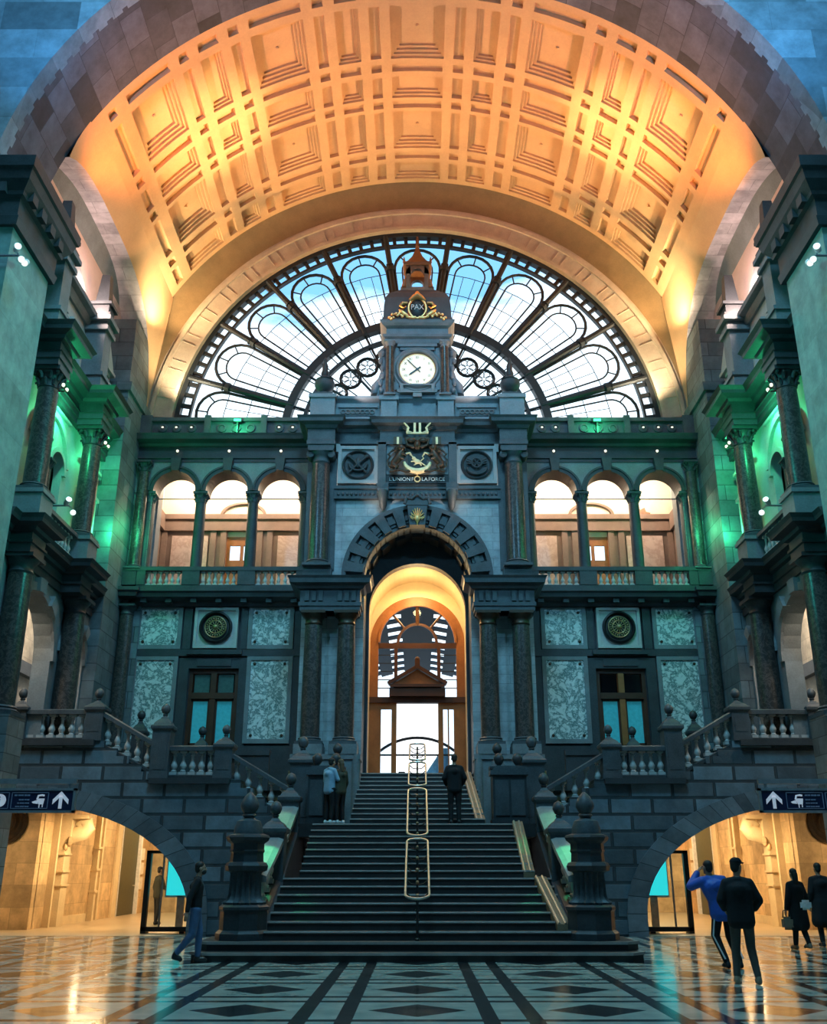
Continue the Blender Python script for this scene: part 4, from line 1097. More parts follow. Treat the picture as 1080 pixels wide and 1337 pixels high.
def hand(nm, ang, ln, w):
    d = Vector((cos(ang), 0, sin(ang))); n_ = Vector((-sin(ang), 0, cos(ang)))
    c = Vector((0, 30.105, CZ))
    MB().prism([((c-d*.15+n_*w)[0],(c-d*.15+n_*w)[2]), ((c-d*.15-n_*w)[0],(c-d*.15-n_*w)[2]), ((c+d*ln*.75-n_*w*1.1)[0],(c+d*ln*.75-n_*w*1.1)[2]), ((c+d*ln)[0],(c+d*ln)[2]), ((c+d*ln*.75+n_*w*1.1)[0],(c+d*ln*.75+n_*w*1.1)[2])], 'y', 30.31, 30.325).build(nm, M['black'], cl)
hand('minute_hand', math.radians(133), .58, .02); hand('hour_hand', math.radians(218), .40, .032)
MB().lathe([(.05,0),(.05,.03)], 0, CZ, 12, 30.33, axis='y').build('hub', M['black'], cl)
t = MB().box(-.62, .62, 30.2, 30.42, 17.44, 17.5).box(-.62,.62,30.2,30.42,17.72,17.78).box(-.62,-.5,30.2,30.42,17.5,17.72).box(.5,.62,30.2,30.42,17.5,17.72).box(-.5,.5,30.3,30.42,17.5,17.72)
t.lathe([(.03,0),(.06,.02),(.06,.1)], -.66, 17.5, 10, 30.3, axis='y').lathe([(.03,0),(.06,.02),(.06,.1)], .66, 17.5, 10, 30.3, axis='y')
t.box(-.16,.16,30.22,30.42,17.28,17.44)
tag(t.build('clock_plaque', M['rimstone']), 'blank carved stone tablet just below the clock', 'plaque')

# roof and lantern
rf = thing('clock_roof', 'dark domed slate roof over the clock with an open lantern and spire', 'roof', (0, 31, 20.3))
def loop_roof(levels):
    v = []; f = []
    for hw, z in levels: v += [(-hw, 31-hw*.75, z), (hw, 31-hw*.75, z), (hw, 31+hw*.75, z), (-hw, 31+hw*.75, z)]
    for k in range(len(levels)-1):
        for i in range(4): f.append((4*k+i, 4*k+(i+1)%4, 4*k+4+(i+1)%4, 4*k+4+i))
    f.append((0,1,2,3)); k = 4*(len(levels)-1); f.append((k,k+1,k+2,k+3))
    return v, f
m = MB(); m.add(*loop_roof([(1.30,20.3),(1.24,20.42),(1.22,20.9),(1.17,21.3),(1.04,21.55),(.74,21.8),(.62,21.9)])); m.build('dome', M['slate'], rf)
m = MB().box(-.62, .62, 30.5, 31.5, 21.86, 22.0)
for q in (-1, 1):
    for y in (30.62, 31.38): m.box(q*.26, q*.44, y-.09, y+.09, 22.0, 23.0)
m.arch(0, 22.6, .24, .44, 0, PI, 30.53, 30.71, 12).arch(0, 22.6, .24, .44, 0, PI, 31.29, 31.47, 12)
m.box(-.5, .5, 30.48, 31.52, 22.98, 23.1)
for q in (-1, 1): m.tube([(q*.5,30.5,22.0),(q*.47,30.48,22.3)], [.09,.05], 8)
m.build('lantern', M['copper'], rf)
m = MB(); m.add(*loop_roof([(.52,23.1),(.54,23.16),(.36,23.32),(.2,23.6),(.08,23.95),(.03,24.6)]))
for q in (-1, 1): m.tube([(q*.5,30.62,23.16),(q*.5,30.62,23.4)], [.06,.015], 8)
m.blob((0,31,24.1), (.08,.08,.09), 8).build('spire', M['copper'], rf)
# PAX cartouche
px = thing('pax_cartouche', 'gilded cartouche reading PAX with garlands on the clock roof', 'cartouche', (0, 30.05, 20.35))
MB().blob((0, 30.08, 20.78), (.30,.09,.40), 20).build('oval_shield', M['black'], px)
MB().tube([(.32*cos(2*PI*i/28), 30.05, 20.78+.42*sin(2*PI*i/28)) for i in range(28)], .05, 8, True).build('oval_frame', M['gold_warm'], px)
text_mesh('lettering', 'PAX', .30, (0, 29.975, 20.78), M['white'], px, .012, .85)
o = MB()
o.tube([(-.28,30.05,21.1),(-.12,30.02,21.24),(0,30.0,21.3),(.12,30.02,21.24),(.28,30.05,21.1)], [.07,.1,.13,.1,.07], 10).blob((0,29.98,21.34), (.1,.08,.12), 10)
for q in (-1, 1):
    o.tube([(q*.36,30.05,21.0),(q*.52,30.03,20.98),(q*.62,30.02,20.86),(q*.5,30.0,20.74),(q*.42,30.02,20.84)], [.06,.07,.06,.05,.03], 8)
    o.tube([(q*.34,30.02,20.44),(q*.55,30.0,20.58),(q*.66,30.02,20.70)], [.06,.08,.04], 8)
    o.tube([(q*.05,30.0,20.36),(q*.25,29.98,20.34),(q*.4,30.0,20.42)], [.06,.05,.05], 8)
    random.seed(3)
    for i in range(16):
        o.blob((q*(.5+.035*i+random.uniform(-.03,.03)), 30.0+random.uniform(-.03,.03), 20.52-.012*i+random.uniform(-.12,.12)), (.06,.05,.055), 6)
o.build('garland', M['gold_warm'], px)

# ------------------------------------------------------------------ glazed timber door screen at the end of the portal
Y0 = 34.5
dr = struct('door_1', MB().arch(0, 9.42, 1.42, 1.72, 0, PI, Y0, Y0+.2, 30).box(-1.72,-1.42,Y0,Y0+.2,4.48,9.42).box(1.42,1.72,Y0,Y0+.2,4.48,9.42), M['wood'])
t = MB().arch(0, 9.42, 1.36, 1.44, 0, PI, Y0-.06, Y0+.1, 30)
struct('arch_moulding', t, M['wood'], dr)
struct('transom', MB().box(-1.42, 1.42, Y0, Y0+.15, 9.2, 9.4), M['wooddark'], dr)
m = MB()
for q in (-1, 1): m.box(q*.72, q*.84, Y0, Y0+.15, 7.4, 9.2)
struct('mullion', m, M['wooddark'], dr)
m = MB()
m.arch(0, 9.4, .66, .76, 0, PI, Y0+.02, Y0+.12, 24)
for a in (50, 90, 130): m.tube([(.7*cos(math.radians(a)), Y0+.07, 9.4+.7*sin(math.radians(a))), (1.42*cos(math.radians(a)), Y0+.07, 9.4+1.42*sin(math.radians(a)))], .045 if a != 90 else .075, 6)
struct('fanlight_bars', m, M['wooddark'], dr)
m = MB()
for z in (7.75, 8.05, 8.35, 8.65, 8.95):
    m.box(-1.42,-.84,Y0+.06,Y0+.1,z,z+.03).box(.84,1.42,Y0+.06,Y0+.1,z,z+.03)
struct('glazing_bars', m, M['iron'], dr)
m = MB().box(-1.72,1.72,Y0-.1,Y0+.2,7.22,7.42).prism([(-1.0,7.42),(1.0,7.42),(1.0,7.7),(-1.0,7.7)], 'y', Y0-.3, Y0)
m.box(-.86,.86,Y0-.2,Y0,7.42,7.75)
struct('lintel', m, M['wooddark'], dr)
pd = MB()
pd.prism([(-.98,7.74),(.98,7.74),(.98,7.84),(-.98,7.84)], 'y', Y0-.36, Y0)
for q in (-1, 1): pd.prism([(q*1.02,7.82),(0,8.40),(0,8.54),(q*1.08,7.92)], 'y', Y0-.38, Y0)
pd.box(-.09,.09,Y0-.34,Y0-.14,8.5,8.72).blob((0,Y0-.24,8.76), (.1,.1,.09), 8)
struct('pediment', pd, M['wooddark'], dr)
struct('tympanum', MB().prism([(-.9,7.84),(.9,7.84),(0,8.38)], 'y', Y0-.26, Y0), M['wood'], dr)
struct('posts', MB().box(-1.72,-1.3,Y0-.02,Y0+.2,4.48,7.22).box(1.3,1.72,Y0-.02,Y0+.2,4.48,7.22).box(-.92,-.74,Y0-.02,Y0+.15,4.48,7.22).box(.74,.92,Y0-.02,Y0+.15,4.48,7.22), M['wood'], dr)
m = MB().box(-1.3,-.92,Y0,Y0+.12,4.48,4.75).box(-1.3,-.92,Y0,Y0+.12,7.0,7.22).box(.92,1.3,Y0,Y0+.12,4.48,4.75).box(.92,1.3,Y0,Y0+.12,7.0,7.22).box(1.08,1.13,Y0,Y0+.1,4.75,7.0)
struct('side_light_frames', m, M['wood'], dr)
struct('crossbar', MB().box(-1.3, 1.3, Y0+.04, Y0+.09, 5.38, 5.44), M['iron'], dr)
struct('pane', MB().box(-1.42,1.42,Y0+.085,Y0+.095,7.42,9.4).box(-1.3,-.92,Y0+.085,Y0+.095,4.75,7.0).box(.92,1.3,Y0+.085,Y0+.095,4.75,7.0), M['pane'], dr)
gp = MB(); gp.add([(0,Y0+.09,9.4)] + [(1.42*cos(PI*i/24),Y0+.09,9.4+1.42*sin(PI*i/24)) for i in range(25)], [(0,i+1,i+2) for i in range(24)])
struct('fan_pane', gp, M['pane'], dr)
smp = [(-2.0, 9.35, 12)] + [(-1.72, 9.35, 12)] + [(-1.7*cos(PI*i/24), 9.42+1.7*sin(PI*i/24), 12) for i in range(25)] + [(1.72, 9.35, 12), (2.0, 9.35, 12)]
struct('wall_portal_end', MB().strip(smp, 34.52, 34.7), M['goldplaster'])
# blue sheeting just beyond the doorway
tp = MB(); nv = 9
v = []
for i in range(nv):
    u = i/(nv-1)
    for k in range(6):
        w = k/5
        v.append((.18+.95*u - (1-w)*0 , 36.2 + .12*sin(9*u+3*w), 4.48 + (1-w)*.0 + w*(.25+1.1*min(1,u*1.3))))
tp.add(v, [(i*6+k,(i+1)*6+k,(i+1)*6+k+1,i*6+k+1) for i in range(nv-1) for k in range(5)], True)
o = tp.build('tarpaulin', M['tarp']); sm = o.modifiers.new('thickness', 'SOLIDIFY'); sm.thickness = .02
tag(o, 'blue tarpaulin draped on the floor just beyond the open doorway', 'tarpaulin')
struct('floor_station', MB().box(-30, 30, 46, 110, 4.1, 4.4), M['dark'])
# train shed beyond: arched steel ribs and glazed strips
sd_ = MB()
for k in range(13):
    y = 46 + 2.1*k
    sd_.arch(0, 7.0, 8.9, 9.0, 0, PI, y, y+.85, 24)
for a in (25, 50, 75, 105, 130, 155):
    a = math.radians(a); sd_.arch(0, 7.0, 8.7, 9.0, a-.05, a+.05, 46, 72, 3)
sd_.arch(0, 7.0, 8.8, 8.95, PI/2-.11, PI/2+.11, 46, 72, 4)
struct('ceiling_train_shed', sd_, M['shed'])
cvt = MB()
tr = MB()
for q in (-1, 1):
    tr.box(q*.75, q*1.15, 60, 60.3, 6.9, 7.25)
tr.arch(0, 5.6, 3.6, 3.75, .9, PI-.9, 60, 60.2, 16)
struct('trim_29', tr, M['iron'])
# ------------------------------------------------------------------ grand staircase
RH = .16
def ystep(i):
    if i <= 9: return 19.5 + (i-1)*.425
    if i <= 17: return 23.3 + (i-10)*.343
    return 26.45 + (i-18)*.47
st = thing('staircase', 'grand dark granite staircase rising to the portal', 'staircase', (0, 19.5, 0))
for i in range(1, 29):
    hw = 4.25 if i <= 2 else 3.0 if i <= 9 else 2.68 if i <= 17 else 1.78
    y0 = ystep(i); y1 = (ystep(i+1) + .1) if i < 28 else 31.9
    zt = i*RH; zb = max(0, zt - RH - (.0 if i > 1 else 0))
    m = MB()
    if i <= 2: m.prism([(-hw,y1+1.2),(-hw,y0+.25),(-hw+.25,y0),(hw-.25,y0),(hw,y0+.25),(hw,y1+1.2)], 'z', zb, zt)
    else: m.box(-hw, hw, y0+.02, y1+.3, zb, zt)
    o = m.build('step', M['stair'], st)
    n = MB()
    if i <= 2: n.prism([(-hw-.03,y0+1.2),(-hw-.03,y0+.24),(-hw+.25,y0-.03),(hw-.25,y0-.03),(hw+.03,y0+.24),(hw+.03,y0+1.2),(hw-.05,y0+1.2),(hw-.05,y0+.28),(hw-.28,y0+.04),(-hw+.28,y0+.04),(-hw+.05,y0+.28),(-hw+.05,y0+1.2)], 'z', zt-.045, zt+.004)
    else:
        n.tube([(-hw, y0+.022, zt-.0225), (hw, y0+.022, zt-.0225)], .0225, 8)
        n.box(-hw, hw, y0+.01, y0+.06, zt-.04, zt+.004)
    n.build('nosing', M['nosing'], o)
# solid mass below and landing
b = MB()
for i in range(3, 29):
    hw = 3.0 if i <= 9 else 2.68 if i <= 17 else 1.78
    b.box(-hw+.02, hw-.02, ystep(i)+.1, 31.9, max(0,(i-2)*RH), (i-1)*RH-.01)
b.build('core', M['stair'], st)
b = MB()
for s in (-1, 1): b.box(s*1.76, s*3.5, 25.72, 31.2, 2.4, 2.72)
b.build('landing', M['stair'], st)

def cap_ball(mb, x, y, z, w, ball=.15, pyr=.28):
    """moulded cap, little pyramid and ball"""
    lv = [(1.0,0),(1.06,.03),(1.2,.06),(1.22,.09),(1.22,.14),(1.12,.17),(1.0,.17),(.95,.17+pyr*.12),(.86,.17+pyr*.3),(.66,.17+pyr*.55),(.42,.17+pyr*.75),(.3,.17+pyr)]
    v = []; f = []
    for q, h in lv: v += [(x-w*q,y-w*q,z+h),(x+w*q,y-w*q,z+h),(x+w*q,y+w*q,z+h),(x-w*q,y+w*q,z+h)]
    for k in range(len(lv)-1):
        for i in range(4): f.append((4*k+i, 4*k+(i+1)%4, 4*k+4+(i+1)%4, 4*k+4+i))
    k = 4*len(lv)-4
    mb.add(v, f + [(3,2,1,0),(k,k+1,k+2,k+3)])
    return z+.17+pyr
def newel(label, x, y, z0, z1, w, mat=None, ball=.15, group=None, pyr=.26):
    t = thing('newel_post', label, 'newel post', (x, y, z0), group)
    m = MB().box(x-w*1.08, x+w*1.08, y-w*1.08, y+w*1.08, z0, z0+.14).box(x-w, x+w, y-w, y+w, z0, z1)
    m.box(x-w*.7, x+w*.7, y-w*1.04, y+w*1.04, z0+.25, z1-.12)
    m.build('post', mat or M['trim'], t)
    c = MB(); zt = cap_ball(c, x, y, z1, w, ball, pyr); c.build('cap', mat or M['trim'], t)
    MB().lathe([(ball*.55,-.03),(ball*.42,.03),(ball*.6,.06),(ball*.4,.09),(ball*.7,.11),(ball,.11+ball*.7),(ball*.95,.11+ball*1.15),(ball*.65,.11+ball*1.7),(ball*.2,.11+ball*1.98),(.004,.11+ball*2.05)], x, y, 18, zt).build('ball_finial', mat or M['dark'], t)
    return t

def sloped_balustrade(label, p0, p1, zr0, zr1, zb0, zb1, nb, hw=.17, bal_h=.62, cat='balustrade', matr=None, axis='y', stepped=False):
    """rail from p0 to p1 (plan points), rail-top heights zr, base-top heights zb"""
    t = thing('stair_balustrade', label, cat, (p0[0], p0[1], zb0))
    P0 = Vector((p0[0], p0[1], 0)); P1 = Vector((p1[0], p1[1], 0)); d = (P1-P0).normalized(); n = Vector((d.y, -d.x, 0))
    def slab(z0a, z0b, th, w, nm, mat):
        m = MB(); v = []
        for P, z in ((P0, z0a), (P1, z0b)):
            for a, b_ in ((-w, -th), (w, -th), (w, -th*.25), (w*.55, 0), (-w*.55, 0), (-w, -th*.25)):
                q = P + n*a; v.append((q.x, q.y, z+b_))
        m.add(v, [(0,1,2,3,4,5),(11,10,9,8,7,6)] + [(i,(i+1)%6,6+(i+1)%6,6+i) for i in range(6)])
        return m.build(nm, mat, t)
    slab(zr0, zr1, .15, hw*1.25, 'rail', matr or M['trim'])
    slab(zb0, zb1, .12, hw*1.1, 'plinth', M['dark'])
    for k in range(nb):
        f = (k+.5)/nb; q = P0.lerp(P1, f); z = zb0 + (zb1-zb0)*f; zt = zr0 + (zr1-zr0)*f - .13
        add_baluster(t, q.x, q.y, z-.01, zt - z + .03, .20, M['baluster'])
    return t

for s in (-1, 1):
    sd = sidename(s)
    # stringer walls under the flanking balustrades
    m = MB(s).prism([(20.3,0),(31.4,0),(31.4,2.7),(25.9,2.7),(25.4,2.45),(23.3,1.5),(23.2,1.38),(20.9,.48),(20.3,.35)], 'x', 3.02, 3.62)
    m.box(2.68, 3.1, 23.2, 27, 0, 1.4)
    struct('wall_stringer_' + sd, m, M['dark'])
    # great round lamp-like newel
    X, Y = s*3.45, 20.6
    t = thing('newel_post', f'great fluted newel pedestal with egg finial at the foot of the stairs, {sd} side', 'newel post', (X, Y, .32))
    MB().lathe([(.54,0),(.54,.12),(.50,.16),(.47,.18),(.47,.52),(.50,.55),(.50,.60),(.44,.64)], X, Y, 8, .32, smooth=False).build('base', M['dark'], t)
    MB().lathe([(.42,.64),(.44,.68),(.36,.74),(.33,.82),(.31,1.2),(.33,1.24)], X, Y, 32, .32, flute=.2).build('fluted_drum', M['trim'], t)
    MB().lathe([(.33,1.24),(.42,1.27),(.44,1.36),(.40,1.42),(.34,1.44),(.33,1.60),(.36,1.64),(.34,1.68),(.34,1.78),(.42,1.84),(.45,1.90),(.43,1.94),(.30,1.98)], X, Y, 8, .32, smooth=False).build('collar', M['dark'], t)
    MB().lathe([(.30,1.98),(.29,2.08),(.24,2.22),(.14,2.26),(.10,2.29),(.15,2.33),(.13,2.36),(.09,2.38)], X, Y, 20, .32).build('cap', M['trim'], t)
    MB().lathe([(.10,2.36),(.15,2.42),(.19,2.5),(.18,2.58),(.12,2.7),(.04,2.78),(.005,2.80)], X, Y, 20, .32).build('egg_finial', M['trim'], t)
    newel(f'square newel post with ball finial between the first and second flights, {sd} side', s*3.3, 23.4, 1.3, 2.36, .25, M['trim'], .14, pyr=.2)
    newel(f'square newel post with ball finial at the edge of the middle landing, {sd} side', s*3.28, 25.75, 2.5, 3.22, .24, M['trim'], .14, pyr=.2)
    newel(f'tall newel post with ball finial where the {sd} side flight leaves the landing', s*3.2, 27.45, 2.7, 4.32, .30, M['trim'], .15, pyr=.24)
    sloped_balustrade(f'lowest stone balustrade with broad polished rail behind the great fluted newel, {sd} side', (s*3.34, 20.9), (s*3.32, 23.2), 1.52, 2.32, .55, 1.42, 5, .21, matr=M['polished'])
    sloped_balustrade(f'stone balustrade of the second flight below the middle landing, {sd} side', (s*3.3, 23.62), (s*3.28, 25.55), 2.32, 3.15, 1.55, 2.55, 5, .2, matr=M['polished'])
    # pedestal block with two balls on the landing
    t = thing('landing_pedestal', f'stone pedestal block carrying two ball finials beside the upper flight, {sd} side', 'pedestal', (s*2.45, 26.55, 2.72))
    m = MB(s).box(2.0, 2.9, 26.3, 26.85, 2.72, 3.98).box(1.96, 2.94, 26.26, 26.9, 2.72, 2.86)
    m.build('block', M['dark'], t)
    m = MB(s).box(2.06, 2.42, 26.27, 26.31, 2.95, 3.85).box(2.48, 2.84, 26.27, 26.31, 2.95, 3.85)
    m.build('front_panels', M['trim'], t)
    c = MB(s).box(1.94, 2.96, 26.24, 26.92, 3.98, 4.1)
    c.prism([(1.98,4.1),(2.92,4.1),(2.8,4.22),(2.1,4.22)], 'y', 26.3, 26.86); c.build('cap', M['trim'], t)
    for x in (2.2, 2.7): MB(s).lathe([(.07,0),(.06,.06),(.1,.1),(.14,.2),(.13,.28),(.06,.36),(.005,.38)], x, 26.58, 16, 4.2).build('ball_finial', M['dark'], t)
    # ------------------------------------------------ side flight wall facing the hall
    def ztop(x):
        if x < 3.44: return 2.76
        if x < 5.17: return 2.76 + (int((x-3.44)/1.73*5)+1)*.234
        if x < 7.2: return 3.93
        if x < 9.0: return 3.93 + (int((x-7.2)/1.8*5)+1)*.205
        return 4.96
    xs = set([3.0, 6.15, 14.5, 10.7])
    for k in range(6): xs |= {3.44+1.73*k/5-.001, 3.44+1.73*k/5+.001, 7.2+1.8*k/5-.001, 7.2+1.8*k/5+.001}
    AXC, AA, AB_, AZ = 10.6, 4.62, 2.78, .48
    for k in range(31): xs.add(AXC - AA*cos(PI*k/30))
    xs = sorted(x for x in xs if 3.0 <= x <= 14.5)
    def zbot(x):
        u = (x-AXC)/AA
        return 0 if abs(u) >= 1 else AZ + AB_*sqrt(max(0, 1-u*u))
    smp = []
    for x in xs:
        if abs(x-(AXC-AA)) < 1e-6: smp.append((x-.0005, 0, ztop(x)))
        smp.append((x, zbot(x), ztop(x)))
    struct('wall_stair_' + sd, MB(s).strip(smp, 27.0, 27.5), M['rustic'])
    # arch ring in thin voussoirs
    r = MB(s); v = []
    nA = 28
    for k in range(nA+1):
        a = PI - (PI*.78)*k/nA
        for f in (0, 1):
            for y in (26.94, 27.52):
                v.append((AXC + (AA+.52*f)*cos(a), y, AZ + (AB_+.50*f)*sin(a)))
    r.add(v, [q for k in range(nA) for q in ((4*k,4*k+4,4*k+5,4*k+1),(4*k+2,4*k+3,4*k+7,4*k+6),(4*k,4*k+2,4*k+6,4*k+4),(4*k+1,4*k+5,4*k+7,4*k+3))] + [(0,1,3,2)])
    r.box(AXC-AA-.52, AXC-AA, 26.94, 27.52, 0, AZ)
    struct('trim_30' if s < 0 else 'trim_31', r, M['archring%d' % s])
    # landing mouldings
    l = MB(s).box(5.1, 7.3, 26.86, 27.5, 3.80, 3.95).box(8.9, 14.5, 26.86, 27.5, 4.82, 4.98)
    struct('trim_32' if s < 0 else 'trim_33', l, M['dark'])
    # body of the side flights behind the wall
    f_ = MB(s)
    for k in range(5): f_.box(3.44+1.73*k/5, 5.2, 27.5, 31.9, 2.5, 2.76+(k+1)*.234-.02)
    f_.box(5.17, 7.2, 27.5, 31.9, 3.4, 3.91)
    for k in range(5): f_.box(7.2+1.8*k/5, 9.1, 27.5, 31.9, 3.7, 3.93+(k+1)*.205-.02)
    f_.box(9.0, 12.7, 27.5, 31.9, 4.4, 4.94)
    f_.box(3.0, 9.1, 27.5, 31.9, 3.36, 3.4)
    struct('floor_side_flight_' + sd, f_, M['dark'])
    newel(f'square newel post where the lower side flight meets the half landing, {sd} side', s*5.33, 27.2, 3.93, 4.72, .24, M['trim'], .12, pyr=.18)
    newel(f'tall capped newel post at the far end of the half landing, {sd} side', s*7.08, 27.2, 3.93, 5.22, .25, M['trim'], .13, pyr=.24)
    newel(f'square newel post at the top of the side flight with ball finial, {sd} side', s*9.0, 27.2, 4.96, 5.74, .24, M['trim'], .13, pyr=.16)
    newel(f'square newel post of the upper bridge balustrade nearest the edge of view, {sd} side', s*11.15, 27.2, 4.96, 5.74, .24, M['trim'], .13, pyr=.16)
    sloped_balustrade(f'sloping balustrade of the lower side flight, {sd} side', (s*3.5, 27.2), (s*5.12, 27.2), 3.74, 4.66, 2.98, 3.88, 5, .16)
    sloped_balustrade(f'level balustrade of the half landing with pale balusters, {sd} side', (s*5.58, 27.2), (s*6.84, 27.2), 4.84, 4.84, 4.06, 4.06, 5, .16)
    sloped_balustrade(f'sloping balustrade of the upper side flight, {sd} side', (s*7.33, 27.2), (s*8.78, 27.2), 4.98, 5.78, 4.2, 4.95, 5, .16)
    sloped_balustrade(f'level balustrade of the upper bridge with pale balusters, {sd} side', (s*9.25, 27.2), (s*10.92, 27.2), 5.84, 5.84, 5.06, 5.06, 6, .16)
    # far side of the side flights, against the rear wall
    newel(f'small dark newel post by the rear wall behind the upper side flight, {sd} side', s*8.72, 30.6, 4.5, 5.55, .2, M['dark'], .13)
    newel(f'small dark newel post with ball finial beside the rear window, {sd} side', s*6.75, 30.6, 3.9, 5.05, .2, M['dark'], .13)
    newel(f'dark newel post with ball finial in front of the portal pedestal, {sd} side', s*2.35, 28.9, 2.72, 4.3, .2, M['dark'], .14)
    t = thing('rear_rail', f'dark level rail between the rear newels below the window, {sd} side', 'railing', (s*6, 30.6, 3.9))
    MB(s).box(4.6, 6.5, 30.45, 30.75, 4.95, 5.12).build('rail', M['dark'], t)
    MB(s).box(4.6, 6.5, 30.5, 30.7, 3.9, 4.95).build('panel', M['dark'], t)

# ------------------------------------------------------------------ central brass handrail of four long loops
def zs(y):   # stair surface
    z = 0
    for i in range(1, 29):
        if y >= ystep(i): z = i*RH
    return z
loops = [(19.95, 22.95, 1.08, 2.27, 'lowest'), (23.15, 25.85, 2.34, 3.60, 'second'), (26.3, 28.6, 3.70, 4.55, 'third'), (28.75, 31.3, 4.62, 5.40, 'topmost')]
for y0, y1, z0, z1, nm in loops:
    hw = .235
    t = thing('stair_handrail', f'{nm} long brass handrail loop in the middle of the staircase', 'handrail', (0, y0, zs(y0)))
    def pt(f, x): return (x, y0+(y1-y0)*f, z0+(z1-z0)*f)
    pts = []
    Ln = sqrt((y1-y0)**2+(z1-z0)**2); fr_ = hw*.8/Ln
    for i in range(9): a = PI*i/8; pts.append(pt(fr_*(1-sin(a)), -hw*cos(a)))
    for i in range(9): a = PI*i/8; pts.append(pt(1-fr_*(1-sin(a)), hw*cos(a)))
    MB().tube(pts, .026, 8, True).build('rail_loop', M['brass'], t)
    k = int(round((y1-y0)/.58))
    for i in range(k):
        f = (i+.5)/k; q = pt(f, 0); b_ = zs(q[1]-.05) if zs(q[1]-.05) > 0 else 0
        b_ = zs(q[1])
        p = MB().tube([(0,q[1],b_),(0,q[1],q[2]-.12)], .028, 8)
        p.lathe([(.05,0),(.05,.03),(.03,.05)], 0, q[1], 10, b_)
        p.tube([(-hw,q[1],q[2]-.005),(-hw*.55,q[1],q[2]-.1),(0,q[1],q[2]-.12),(hw*.55,q[1],q[2]-.1),(hw,q[1],q[2]-.005)], .014, 6)
        p.build('post', M['black'], t)
        MB().blob((0,q[1],q[2]-.07), (.035,.035,.04), 8).build('knob', M['brass_dim'], t)

# ------------------------------------------------------------------ metal edged wheel ramps down the right side of the flights
for y0, y1, z0, z1, x0, x1, nm in ((20.6, 22.75, .55, 1.42, 2.97, 2.80, 'lowest'), (23.3, 25.65, 1.5, 2.72, 2.62, 2.62, 'middle'), (26.5, 31.1, 2.8, 4.46, 1.74, 1.62, 'uppermost')):
    t = thing('wheel_ramp', f'{nm} brown stair edge board with two pale metal strips, right of the flight', 'ramp', (x0, y0, z0))
    for dx in (-.03, -.16):
        MB().tube([(x0+dx,y0,z0+.06),(x1+dx,y1,z1+.06)], .026, 6).build('metal_strip', M['brass'], t)
    m = MB(); v = []
    for x, y, z in ((x0,y0,z0),(x1,y1,z1)): v += [(x-.2,y,z-.12),(x+.06,y,z-.12),(x+.06,y,z+.05),(x-.2,y,z+.05)]
    m.add(v, [(0,1,2,3),(7,6,5,4)] + [(i,(i+1)%4,4+(i+1)%4,4+i) for i in range(4)]).build('board', M['rampbrown'], t)
